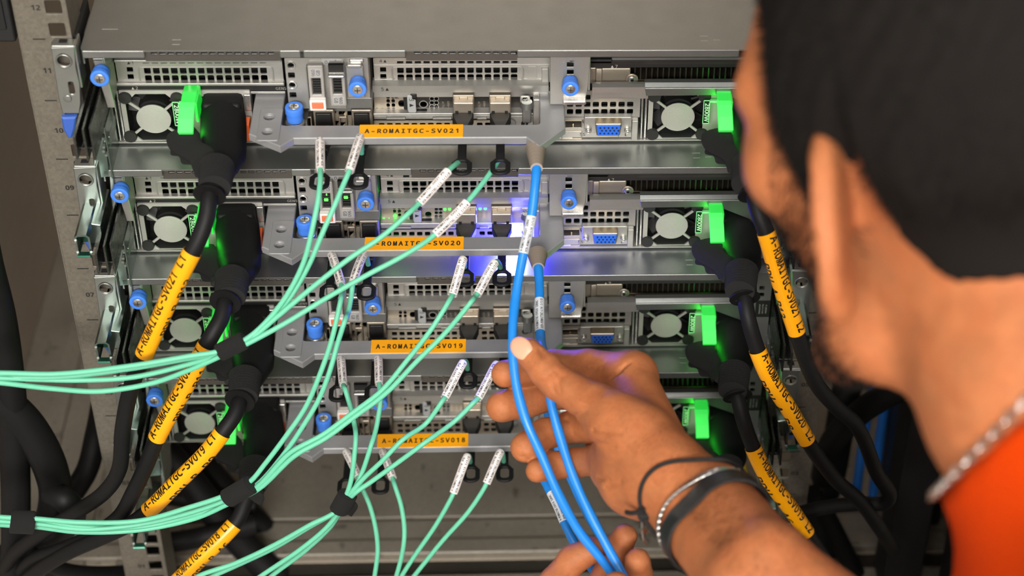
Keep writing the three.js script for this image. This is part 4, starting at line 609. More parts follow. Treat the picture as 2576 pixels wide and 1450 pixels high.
  if (i === 0) { const k0 = yplane([196, 106], LIDY), k1 = yplane([214, 12], LIDY); mesh('rubber_blade', [fl(box(k0.x - 0.003, k0.x, LIDY - 0.006, LIDY + 0.005, k1.z, k0.z, 0.001))], M.blackMatte, o); }
}
function rack() {
  postOf(-1); postOf(1);
  for (let i = 0; i < 4; i++) { slideRail(i, -1); slideRail(i, 1); }
  // base pan under the servers with its two folds at the rear edge, side walls, roof
  const c = thing('rack_cabinet', 'dark rack cabinet with brown grey base pan, side walls and roof around the servers', 'rack cabinet'), b = c;
  mesh('base_plate', [box(-0.50, 0.30, PAN - 0.004, PAN, -1.05, -0.119, 0.001)], M.pan, b);
  mesh('rear_sill', [box(-0.50, 0.30, PAN - 0.05, PAN + 0.0004, -0.116, -0.093, 0.002), box(-0.50, 0.30, PAN - 0.05, PAN + 0.004, -0.091, -0.075, 0.002), box(-0.50, 0.30, PAN - 0.05, PAN - 0.004, -0.075, -0.055, 0.002), box(-0.50, 0.30, PAN - 0.05, PAN + 0.001, -0.055, -0.02, 0.002)], M.pan, b);
  mesh('plinth', [box(-0.50, 0.30, FLOOR, PAN - 0.004, -1.05, -0.02, 0.002)], M.side, b);
  for (let i = 0; i < 3; i++) mesh('base_rib', [box(-0.470 + i * 0.043, -0.452 + i * 0.043, PAN, PAN + 0.003, -1.0, -0.06, 0.0012)], M.pan, b);
  mesh('side_wall', [box(-0.512, -0.50, FLOOR, 1.45, -1.05, 0.02, 0.001)], M.side, c); mesh('side_wall', [box(0.30, 0.312, FLOOR, 1.45, -1.05, 0.02, 0.001)], M.side, c);
  mesh('roof', [box(-0.512, 0.312, 1.45, 1.462, -1.05, 0.02, 0.001)], M.side, c); mesh('front_door', [box(-0.512, 0.312, FLOOR, 1.462, -1.062, -1.05, 0.001)], M.side, c);
  mesh('corner_frame', [box(0.232, 0.262, PAN, 1.45, -0.06, -0.02, 0.002), box(0.275, 0.30, PAN, 1.45, -0.02, 0.02, 0.002)], M.rackBlack, c);
}

// ---------------------------------------------------------------- cables. Way points are [x pixel, y pixel, z in metres]
const W3 = (l) => l.map(([x, y, z]) => at([x, y], z));
Object.assign(M, {
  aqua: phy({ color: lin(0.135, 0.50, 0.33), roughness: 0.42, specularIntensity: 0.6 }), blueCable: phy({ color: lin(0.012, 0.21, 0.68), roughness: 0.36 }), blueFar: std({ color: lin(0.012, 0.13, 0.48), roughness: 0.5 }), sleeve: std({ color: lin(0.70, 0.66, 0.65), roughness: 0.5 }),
  velcro: std({ color: lin(0.009, 0.009, 0.009), roughness: 0.95, bumpMap: sized(TX.fuzz, 0.006), bumpScale: 0.0005 }), yellowCable: std({ color: lin(0.55, 0.36, 0.01), roughness: 0.5 }),
});
const shrinkMat = (l1, l2) => std({ map: label([{ text: l1, x: 30, y: 150, size: 84, width: 940, bold: 2 }, { text: l2, x: 250, y: 268, size: 84, width: 560, bold: 2 }], 1000, 384, { bg: '#f3a406' }), roughness: 0.33 });
const sleeveMat = (l1, l2, grey) => { const c = label([{ text: l1, x: 22, y: 92, size: 26, width: 440, bold: 0.8 }, { text: l2, x: 22, y: 128, size: 26, width: 470, bold: 0.8 }], 512, 224, { bg: grey ? '#c9ced6' : '#e6dfdd' }); c.wrapT = THREE.ClampToEdgeWrapping; return std({ map: c, roughness: 0.5 }); };
const sub = (curve, a, b, r, seg, mat, parent, name, o = {}) => { const m = mesh(name, [tube(curve, r, seg, 18, { t0: a, t1: b, face: CAM, uvUnit: true, ...o })], mat, parent); return m; };
function nearestT(curve, p) { let best = 0, bd = 1e9; for (let i = 0; i <= 400; i++) { const d = curve.getPointAt(i / 400).distanceToSquared(p); if (d < bd) { bd = d; best = i / 400; } } return best; }

// beyond the frame the runs go on, sagging
const onward = (pts, len, sag) => { const n = pts.length, d = pts[n - 1].clone().sub(pts[n - 2]).normalize(); return [...pts, pts[n - 1].clone().addScaledVector(d, len * 0.5).add(V(0, -sag * 0.35, -0.01)), pts[n - 1].clone().addScaledVector(d, len).add(V(0, -sag, -0.04))]; };
const ORD = ['first', 'second', 'third', 'fourth'], SV = ['SV021', 'SV020', 'SV019', 'SV018'];
function transceivers() {        // dark pull-tab modules: flat, lying level
  for (let i = 0; i < 4; i++) for (let k = 0; k < 4; k++) {
    const right = k > 1, xs = [-0.1790, -0.1553, -0.0920, -0.0685], y = right ? 0.0085 : -0.0020, cx = xs[k];
    const o = thing('transceiver', `black pull ring module, ${ORD[k]} from the left under the bar taped ${SV[i]}`, 'transceiver', 'transceivers with pull rings');
    o.position.set(cx, y - PITCH * i, 0);
    const w0 = right ? 0.0066 : 0.0060, body = poly([[-w0, 0.004], [w0, 0.004], [w0, -0.0005], [0.0036, -0.0105], [0.0030, -0.020], [-0.0030, -0.020], [-0.0036, -0.0105], [-w0, -0.0005]]);
    mesh('module_body', [ex(body, 0, 0.0060, 0.0008).rotateX(-Math.PI / 2).translate(0, -0.003, 0)], M.black, o);
    const s = new THREE.Shape(), z1 = -0.0480;
    s.moveTo(-0.0027, -0.016); s.lineTo(-0.0027, z1 + 0.0065); s.lineTo(-0.0062, z1 + 0.002); s.lineTo(-0.0062, z1 - 0.0055); s.quadraticCurveTo(-0.0055, z1 - 0.0100, 0, z1 - 0.0103); s.quadraticCurveTo(0.0055, z1 - 0.0100, 0.0062, z1 - 0.0055); s.lineTo(0.0062, z1 + 0.002); s.lineTo(0.0027, z1 + 0.0065); s.lineTo(0.0027, -0.016); s.closePath();
    s.holes.push(rrect(new THREE.Path(), -0.0031, z1 - 0.0066, 0.0031, z1 + 0.0034, 0.0028));
    mesh('pull_ring', [ex(s, 0, 0.0020, 0.0006, 8).rotateX(-Math.PI / 2).translate(0, -0.0006, 0)], M.rubber, o);
  }
}
const PT = (x, y, X, Y, z, s = ZM) => [x + X / s, y + Y / s, z];
const q4 = (X, Y, z) => PT(640, 400, X, Y, z), q7 = (X, Y, z) => PT(640, 750, X, Y, z), q10 = (X, Y, z) => PT(600, 1050, X, Y, z), a7 = (X, Y, z) => PT(0, 750, X, Y, z), a10 = (X, Y, z) => PT(0, 1050, X, Y, z), r8 = (X, Y, z) => PT(1776, 800, X, Y, z, 2.231);
const FIBRE = [
  // server, port, sleeve [start, end], run
  [0, 0, [[806, 352, 0.030], [806, 428, 0.062]], [[806, 450, 0.070], [801, 500, 0.082], [788, 565, 0.092], [764, 660, 0.100], [716, 752, 0.108], [655, 825, 0.115], [612, 858, 0.120], [552, 884, 0.124], [480, 896, 0.126], [330, 921, 0.130], [150, 941, 0.132], [-40, 940, 0.134]]],
  [0, 1, [[908, 345, 0.030], [878, 432, 0.064]], [[866, 460, 0.070], [845, 510, 0.080], [812, 585, 0.090], [778, 665, 0.098], [730, 748, 0.106], [664, 828, 0.113], [617, 862, 0.118], [553, 888, 0.120], [470, 903, 0.122], [320, 929, 0.126], [150, 949, 0.130], [-40, 950, 0.132]]],
  [0, 2, [[1126, 432, 0.060], [1056, 510, 0.072]], [[1030, 535, 0.080], [960, 596, 0.090], [880, 650, 0.098], [790, 720, 0.106], [700, 795, 0.113], [620, 860, 0.119], [556, 890, 0.121], [470, 918, 0.122], [330, 950, 0.125], [200, 957, 0.129], [90, 955, 0.131], [-40, 951, 0.134]]],
  [0, 3, [[1176, 508, 0.066], [1092, 592, 0.080]], [[1060, 616, 0.086], [1000, 652, 0.093], [920, 694, 0.100], [810, 757, 0.107], [720, 812, 0.114], [626, 863, 0.121], [556, 896, 0.123], [470, 934, 0.122], [380, 965, 0.122], [250, 985, 0.126], [130, 978, 0.130], [-40, 960, 0.135]]],
  [1, 0, [q4(708, 880, 0.034), q4(792, 1150, 0.062)], [q4(800, 1210, 0.070), q7(790, 10, 0.084), q7(760, 150, 0.090), q7(700, 400, 0.098), q7(600, 690, 0.106), q7(470, 990, 0.112), q7(310, 1230, 0.118), q7(100, 1510, 0.124), [627, 1214, 0.128], [566, 1247, 0.131], [480, 1276, 0.133], [350, 1311, 0.136], [200, 1315, 0.140], [90, 1306, 0.142], [20, 1303, 0.143], [-40, 1300, 0.144]]],
  [1, 1, [q4(1003, 870, 0.034), q4(900, 1130, 0.064)], [q4(884, 1250, 0.070), q4(855, 1400, 0.080), q7(828, 200, 0.090), q7(760, 410, 0.096), q7(690, 660, 0.104), q7(590, 920, 0.110), q7(450, 1160, 0.116), q7(250, 1450, 0.122), [640, 1225, 0.127], [568, 1259, 0.129], [480, 1290, 0.131], [350, 1320, 0.134], [210, 1332, 0.139], [90, 1318, 0.141], [20, 1313, 0.143], [-40, 1310, 0.144]]],
  [1, 2, [q4(1900, 925, 0.058), q4(1805, 1245, 0.076)], [q4(1780, 1290, 0.081), q7(1610, 290, 0.093), q7(1400, 560, 0.100), q7(1160, 845, 0.108), q7(880, 1060, 0.114), q7(620, 1250, 0.120), q7(330, 1410, 0.125), [648, 1224, 0.129], [572, 1265, 0.127], [480, 1298, 0.129], [350, 1326, 0.133], [200, 1325, 0.138], [90, 1310, 0.139], [20, 1308, 0.140], [-40, 1306, 0.141]]],
  [1, 3, [q4(2190, 950, 0.060), q4(2034, 1232, 0.078)], [q4(2005, 1270, 0.082), q7(1990, 20, 0.088), q7(1750, 310, 0.095), q7(1490, 570, 0.102), q7(1200, 870, 0.110), q7(900, 1095, 0.116), q7(650, 1280, 0.122), q7(370, 1440, 0.127), [652, 1230, 0.130], [575, 1268, 0.130], [490, 1305, 0.130], [350, 1334, 0.133], [200, 1339, 0.137], [90, 1326, 0.139], [20, 1322, 0.140], [-40, 1318, 0.141]]],
  [2, 0, [q7(790, 560, 0.034), q7(812, 798, 0.062)], [q7(826, 830, 0.068), q7(878, 1000, 0.076), q7(912, 1150, 0.086), q10(1070, 160, 0.096), q10(1058, 340, 0.104), q10(1010, 640, 0.112), q10(900, 850, 0.118), q10(650, 985, 0.122), q10(330, 1165, 0.126), q10(-20, 1330, 0.130), [500, 1450, 0.134], [440, 1490, 0.136]]],
  [2, 1, [q7(1130, 560, 0.034), q7(1138, 788, 0.062)], [q7(1146, 860, 0.068), q7(1148, 960, 0.076), q7(1108, 1200, 0.089), q10(1212, 250, 0.098), q10(1122, 520, 0.106), q10(1030, 700, 0.113), q10(915, 865, 0.116), q10(800, 1010, 0.118), q10(560, 1210, 0.122), q10(220, 1440, 0.127), [600, 1490, 0.130]]],
  [2, 2, [q7(1905, 590, 0.060), q7(1738, 908, 0.080)], [q7(1715, 940, 0.083), q7(1560, 1150, 0.090), q10(1500, 205, 0.101), q10(1310, 400, 0.108), q10(1140, 560, 0.111), q10(1035, 680, 0.114), q10(905, 850, 0.114), q10(650, 1000, 0.118), q10(330, 1190, 0.122), q10(-20, 1355, 0.126), [520, 1458, 0.130], [450, 1500, 0.132]]],
  [2, 3, [q7(2205, 610, 0.060), q7(2044, 912, 0.080)], [q7(2010, 945, 0.083), q7(1820, 1130, 0.090), q10(1690, 240, 0.104), q10(1460, 410, 0.108), q10(1210, 590, 0.112), q10(1055, 700, 0.115), q10(925, 870, 0.113), q10(830, 1010, 0.113), q10(600, 1225, 0.118), q10(280, 1470, 0.123), [640, 1500, 0.126]]],
  [3, 0, [q10(985, 320, 0.036), q10(1092, 545, 0.060)], [q10(1120, 630, 0.066), q10(1195, 800, 0.074), q10(1248, 1000, 0.082), q10(1270, 1200, 0.088), q10(1258, 1340, 0.092), q10(1230, 1520, 0.096)]],
  [3, 1, [q10(1316, 320, 0.036), q10(1408, 562, 0.062)], [q10(1425, 620, 0.068), q10(1482, 800, 0.076), q10(1512, 1000, 0.084), q10(1508, 1150, 0.090), q10(1476, 1320, 0.094), q10(1420, 1520, 0.098)]],
  [3, 2, [q10(2084, 365, 0.058), q10(1960, 695, 0.076)], [q10(1940, 740, 0.078), q10(1800, 985, 0.084), q10(1610, 1260, 0.090), q10(1440, 1520, 0.096)]],
  [3, 3, [q10(2386, 325, 0.058), q10(2262, 606, 0.076)], [q10(2240, 650, 0.078), q10(2100, 860, 0.084), q10(1860, 1130, 0.090), q10(1560, 1500, 0.096)]],
];
function fibres() {
  for (const [s, k, sl, run] of FIBRE) {
    const xs = [-0.1790, -0.1553, -0.0920, -0.0685], y = (k > 1 ? 0.0065 : -0.0045) - PITCH * s, right = k > 1;
    const P0 = [V(xs[k], y, 0.008), V(xs[k], y - 0.001, 0.020)], S = W3(sl), R = onward(W3(run), s < 2 ? 0.11 : 0.14, s < 2 ? 0.05 : 0.02);
    if (right) P0.push(V(xs[k] - 0.0005, y - 0.002, 0.034));
    const curve = new THREE.CatmullRomCurve3([...P0, ...S, ...R], false, 'centripetal'); curve.arcLengthDivisions = 600;
    const o = thing('fibre_cable', `aqua fibre cable with white sleeve from the ${ORD[k]} module under the bar taped ${SV[s]}`, 'fibre cable', 'aqua fibre cables');
    mesh('jacket', [tube(curve, 0.00168, 170, 10)], M.aqua, o);
    const a = nearestT(curve, S[0]), b = nearestT(curve, S[1]);
    const n = SV[s].slice(2);
    const m = sleeveMat(`A-ROMAITGC-${SV[s]} P${right ? 5 + (k - 2) : k + 1}`, `DCN-ROMAITGC-L1${s % 2 ? 3 : 2} 1/1/${n % 5 + k}`);
    sub(curve, b, a, 0.00292, 14, m, o, 'label_sleeve', { open: true }).userData.label = 'white printed label sleeve';
    mesh('sleeve_lip', [tube(curve, (t) => t < 0.5 ? 0.0029 : 0.0024, 1, 14, { t0: b - 0.0015, t1: b, open: true }), tube(curve, 0.0025, 1, 14, { t0: b - 0.002, t1: b - 0.0018 })], M.sleeve, o);
    mesh('plug_boot', [tube([P0[0], P0[1], P0[1].clone().add(V(0, -0.001, 0.008))], (t) => 0.0026 - 0.0009 * t, 8, 10)], M.black, o);
  }
  // hook-and-loop wraps round the bundles
  const wrap = (a, b, r, lab, tail) => {
    const p = W3([a, b]), o = thing('cable_wrap', lab, 'cable wrap');
    mesh('band', [tube([p[0], p[0].clone().lerp(p[1], 0.5), p[1]], r, 6, 24, { flat: [1.0, 0.86] })], M.velcro, o);
    mesh('band_overlap', [tube([p[0].clone().lerp(p[1], 0.04), p[0].clone().lerp(p[1], 0.5), p[0].clone().lerp(p[1], 0.96)], r * 1.09, 4, 24, { flat: [1.0, 0.84] })], M.velcro, o);
    if (tail) { const t = W3(tail), q = tube(t, 0.0052, 8, 8, { flat: [0.16, 1] }); mesh('loose_end', [q], M.velcro, o); }
    return o;
  };
  wrap([616, 856, 0.1185], [550, 889, 0.122], 0.0055, 'black wrap around the upper aqua bundle at the left');
  wrap([634, 1218, 0.129], [570, 1256, 0.130], 0.0062, 'black wrap around the middle aqua bundle above the lowest cord sticker', [[628, 1222, 0.126], [648, 1240, 0.121], [642, 1262, 0.118]]);
  wrap([88, 1316, 0.140], [26, 1313, 0.142], 0.0075, 'black wrap around the middle aqua bundle at the left edge');
  wrap([876, 1243, 0.113], [852, 1286, 0.1155], 0.0062, 'ribbed black wrap around the lowest aqua bundle under the bar taped SV018', [[872, 1250, 0.109], [886, 1262, 0.106], [870, 1288, 0.104]]);
}

function powerCord(name, o, plug, cord, lab, mat) {
  // plug: points along the plug body; cord: way points; lab: [start, end] of the yellow sleeve
  const pp = W3(plug), c = new THREE.CatmullRomCurve3(pp, false, 'centripetal');
  mesh('plug_body', [tube(c, (t) => t < 0.05 ? 0.0130 : t < 0.62 ? 0.0143 - 0.0008 * Math.abs(t - 0.35) : 0.0143 - 0.0055 * Math.min(1, (t - 0.62) / 0.32), 40, 28, { t0: 0, t1: 1, flat: [0.86, 1.0], face: pp[0].clone().add(V(0, 3, 0)) })], M.rubber, o);
  mesh('plug_insert', [box(pp[0].x - 0.0125, pp[0].x + 0.0125, pp[0].y - 0.0105, pp[0].y + 0.0105, pp[0].z - 0.014, pp[0].z + 0.006, 0.003)], M.rubber, o);
  const cc = onward(W3(cord), 0.08, 0.05), full = new THREE.CatmullRomCurve3([pp[pp.length - 1], ...cc], false, 'centripetal'); full.arcLengthDivisions = 500;
  const e = nearestT(full, cc[0]);
  mesh('strain_boot', [tube(full, (t) => 0.0088 - 0.0014 * t + (t > 0.93 ? 0.0022 : 0) + 0.0005 * Math.sin(t * 40), 40, 20, { t0: 0, t1: e })], M.rubber, o);
  mesh('cord', [tube(full, 0.00515, 160, 16)], M.rubber, o);
  if (lab) { const S = W3(lab), a = nearestT(full, S[0]), b = nearestT(full, S[1]); const m = sub(full, a > b ? a : a, b, 0.00585, 50, mat, o, 'label_sleeve', { open: true }); m.userData.label = 'yellow heat shrink label sleeve'; }
}
function cords() {
  const mk = (lab) => thing('power_cable', lab, 'power cord', 'power cords with yellow sleeves');
  // left cords: labels read from the far end up to the plug, so their sleeve runs from the low end
  const Lz = 0.0;
  powerCord('', mk('black power cord with yellow sleeve SV021 L1, topmost on the left'), [[561, 285, -0.004], [562, 330, 0.012], [561, 385, 0.032], [554, 425, 0.048], [546, 452, 0.058]], [[527, 492, 0.074], [521, 540, 0.084], [503, 595, 0.092], [478, 645, 0.097], [440, 720, 0.101], [400, 810, 0.104], [364, 890, 0.106], [330, 975, 0.107], [309, 1080, 0.106], [300, 1180, 0.102], [262, 1240, 0.094], [190, 1290, 0.085], [110, 1340, 0.07], [40, 1390, 0.05]], [[363, 893, 0.106], [482, 636, 0.097]], shrinkMat('A-ROMAITGC-SV021 L1', 'PDU B B13'));
  powerCord('', mk('black power cord with yellow sleeve SV020 L1, second from the top on the left'), [[596, 560, -0.004], [600, 610, 0.014], [601, 660, 0.032], [593, 700, 0.048], [584, 730, 0.058]], [[566, 762, 0.074], [557, 800, 0.084], [535, 840, 0.092], [508, 890, 0.096], [470, 965, 0.099], [430, 1035, 0.102], [396, 1100, 0.104], [368, 1170, 0.104], [335, 1240, 0.102], [300, 1300, 0.096], [230, 1350, 0.088], [150, 1385, 0.078], [90, 1405, 0.06]], [[396, 1102, 0.104], [514, 866, 0.0955]], shrinkMat('A-ROMAITGC-SV020 L1', 'PDU B B11'));
  powerCord('', mk('black power cord with yellow sleeve SV019 L1, third from the top on the left'), [[634, 815, -0.004], [638, 862, 0.014], [636, 910, 0.032], [627, 950, 0.048], [617, 980, 0.058]], [[602, 1012, 0.074], [590, 1045, 0.083], [566, 1080, 0.090], [520, 1140, 0.096], [450, 1210, 0.102], [380, 1280, 0.106], [330, 1318, 0.106], [260, 1352, 0.100], [170, 1392, 0.09], [80, 1450, 0.07]], [[374, 1285, 0.106], [560, 1090, 0.091]], shrinkMat('A-ROMAITGC-SV019 L1', 'PDU B B9'));
  powerCord('', mk('black power cord with yellow sleeve SV018 L1, lowest on the left'), [[660, 1045, -0.004], [664, 1090, 0.014], [662, 1140, 0.032], [652, 1178, 0.048], [642, 1204, 0.058]], [[628, 1232, 0.072], [615, 1270, 0.082], [598, 1308, 0.090], [560, 1352, 0.098], [500, 1410, 0.106], [440, 1470, 0.112], [380, 1520, 0.115]], [[440, 1470, 0.112], [592, 1322, 0.0915]], shrinkMat('A-ROMAITGC-SV018 L1', 'PDU B A6'));
  // right cords
  powerCord('', mk('black power cord with yellow sleeve SV021 L2, topmost on the right beside the cheek'), [[1874, 292, -0.004], [1880, 335, 0.014], [1880, 382, 0.032], [1884, 416, 0.048], [1888, 442, 0.058]], [[1896, 490, 0.072], [1908, 535, 0.082], [1928, 588, 0.088], [1950, 665, 0.092], [1975, 745, 0.095], [2005, 838, 0.098], [2030, 915, 0.098], [2060, 975, 0.094], [2110, 1030, 0.088], [2150, 1065, 0.084], [2175, 1110, 0.082], [2205, 1190, 0.080], [2238, 1245, 0.078], [2225, 1266, 0.076], [2160, 1268, 0.07], [2080, 1276, 0.06]], [[1926, 584, 0.088], [2012, 832, 0.0975]], shrinkMat('A-ROMAITGC-SV021 L2', 'PDU A B13'));
  powerCord('', mk('black power cord with yellow sleeve SV020 L2, second from the top on the right'), [[1853, 572, -0.004], [1860, 618, 0.014], [1861, 662, 0.032], [1864, 694, 0.048], [1868, 712, 0.056]], [[1874, 752, 0.070], [1882, 800, 0.080], [1902, 870, 0.086], [1935, 950, 0.090], [1985, 1030, 0.093], [2030, 1108, 0.095], [2065, 1160, 0.094], [2110, 1215, 0.090], [2160, 1258, 0.084]], [[1906, 878, 0.086], [2030, 1108, 0.095]], shrinkMat('A-ROMAITGC-SV020 L2', 'PDU A B8'));
  powerCord('', mk('black power cord with yellow sleeve SV019 L2, third from the top on the right'), [[1834, 826, -0.004], [1842, 872, 0.014], [1843, 912, 0.032], [1846, 944, 0.048], [1849, 962, 0.056]], [[1856, 1000, 0.070], [1868, 1050, 0.079], [1890, 1115, 0.085], [1930, 1200, 0.089], [1985, 1275, 0.092], [2030, 1342, 0.094], [2075, 1410, 0.094], [2120, 1490, 0.09]], [[1892, 1124, 0.085], [2030, 1342, 0.094]], shrinkMat('A-ROMAITGC-SV019 L2', 'PDU A A6'));
  powerCord('', mk('black power cord of the lowest right supply, plain, beside the wrist'), [[1818, 1062, -0.004], [1826, 1108, 0.014], [1828, 1150, 0.032], [1830, 1180, 0.048], [1832, 1200, 0.056]], [[1838, 1240, 0.070], [1850, 1300, 0.079], [1880, 1400, 0.085], [1920, 1500, 0.089]], null, null);
  // hook-and-loop straps: a sling from under the lit handle round the neck of the plug
  const strap = (hx, hy, nx, ny, lab) => {
    const o = thing('plug_strap', lab, 'plug strap', 'plug retaining straps'), s = nx > hx ? 1 : -1;
    const P = (x, y, z) => at([x, y], z);
    mesh('strap_pad', [tube([P(hx - 22, hy - 14, 0.020), P(hx - 14, hy + 10, 0.028), P(hx + 6, hy + 30, 0.036), P(hx + 34, hy + 52, 0.046), P(nx - 20, ny - 12, 0.058)], (t) => 0.0085 + 0.0025 * Math.sin(t * 9) * (1 - t), 24, 14, { flat: [0.35, 1], face: V(0, 3, 2) })], M.velcro, o);
    mesh('strap_tail', [tube([P(hx - 30, hy + 22, 0.026), P(hx - 12, hy + 36, 0.033), P(hx + 10, hy + 52, 0.040), P(hx + 30, hy + 60, 0.046)], (t) => 0.0062 + 0.0012 * Math.sin(t * 14), 16, 12, { flat: [0.3, 1], face: V(0, 3, 2) })], M.velcro, o);
    const c = [P(nx, ny - 26, 0.052), P(nx - 2, ny, 0.062), P(nx - 5, ny + 26, 0.071)];
    mesh('strap_collar', [tube(c, (t) => 0.0108 - 0.0012 * t + 0.0003 * Math.sin(t * 60), 20, 26)], M.velcro, o);
  };
  strap(478, 345, 545, 446, 'black fuzzy strap holding the topmost left plug');
  strap(528, 640, 584, 724, 'black fuzzy strap holding the second left plug under the sleeve SV021 L1');
  strap(566, 890, 617, 974, 'black fuzzy strap holding the third left plug beside the upper aqua wrap');
  strap(590, 1120, 642, 1198, 'black fuzzy strap holding the lowest left plug');
  strap(1822, 345, 1884, 440, 'black fuzzy strap holding the topmost right plug beside the temple');
  strap(1796, 622, 1866, 708, 'black fuzzy strap holding the second right plug');
  strap(1778, 880, 1848, 960, 'black fuzzy strap holding the third right plug above the wrist');
  strap(1760, 1115, 1831, 1196, 'black fuzzy strap holding the lowest right plug behind the wrist');
}
function netCables() {
  const mk = (lab) => thing('network_cable', lab, 'network cable', 'blue network cables');
  const wav = (r) => (t) => r * (1 + 0.045 * Math.sin(t * 95) + 0.03 * Math.sin(t * 41));
  const boot = (o, p, q) => { const c = new THREE.CatmullRomCurve3(W3([p, [(p[0] + q[0]) / 2, (p[1] + q[1]) / 2, (p[2] + q[2]) / 2], q]), false, 'centripetal'); mesh('plug_boot', [tube(c, (t) => (0.0062 - 0.0026 * t) * (1 + 0.05 * (Math.sin(t * 44) > 0 ? 1 : -1)), 60, 20)], M.beigeBoot, o); };
  const run = (lab, boots, pts, lb, text) => {
    const o = mk(lab), c = new THREE.CatmullRomCurve3(onward(W3(pts), 0.16, 0.03), false, 'centripetal'); c.arcLengthDivisions = 500;
    mesh('jacket', [tube(c, wav(0.00285), 220, 14)], M.blueCable, o);
    if (boots) boot(o, ...boots);
    if (lb) { const S = W3(lb); sub(c, nearestT(c, S[1]), nearestT(c, S[0]), 0.00315, 24, text, o, 'label_wrap', { open: true }).userData.label = 'pale printed label wrap'; }
  };
  run('blue network cable from under the bar taped SV021, in front of the thumb', [[1348, 372, 0.036], [1350, 424, 0.062]], [[1349, 400, 0.050], [1350, 420, 0.060], [1346, 470, 0.072], [1337, 545, 0.085], [1316, 640, 0.100], [1300, 730, 0.118], [1290, 820, 0.140], [1291, 900, 0.158], [1300, 975, 0.172], [1324, 1060, 0.187], [1364, 1150, 0.199], [1405, 1245, 0.211], [1455, 1335, 0.221], [1510, 1405, 0.229], [1560, 1470, 0.236]], [[1336, 545, 0.085], [1317, 640, 0.100]], sleeveMat('A-ROMAITGC-SV021 IDRAC', 'DCN-ROMAITGC-L14 1/1/2', true));
  run('blue network cable from under the bar taped SV020, passing behind the thumb', [[1352, 640, 0.046], [1354, 674, 0.062]], [[1353, 660, 0.055], [1354, 672, 0.061], [1357, 720, 0.074], [1357, 790, 0.095], [1360, 850, 0.115], [1368, 900, 0.140], [1378, 965, 0.153], [1390, 1030, 0.165], [1412, 1110, 0.179], [1440, 1195, 0.195], [1480, 1285, 0.212], [1530, 1380, 0.229], [1580, 1470, 0.245]], [[1358, 755, 0.084], [1359, 832, 0.110]], sleeveMat('A-ROMAITGC-SV020 IDRAC', 'DCN-ROMAITGC-L14 1/1/3', true));
  run('blue network cable with pale label wrap, coming from behind the little finger', null, [[1322, 1090, 0.05], [1340, 1160, 0.085], [1376, 1222, 0.110], [1402, 1272, 0.125], [1428, 1335, 0.142], [1462, 1395, 0.155], [1522, 1475, 0.165]], [[1386, 1242, 0.116], [1420, 1316, 0.136]], sleeveMat('A-ROMAITGC-SV018 IDRAC', 'DCN-ROMAITGC-L14 1/1/5', true));
  run('blue network cable in shade between the two cables below the hand', null, [[1350, 920, 0.045], [1380, 1050, 0.08], [1415, 1160, 0.105], [1446, 1228, 0.122], [1476, 1290, 0.138], [1516, 1360, 0.152], [1566, 1450, 0.162]], null, null);
}
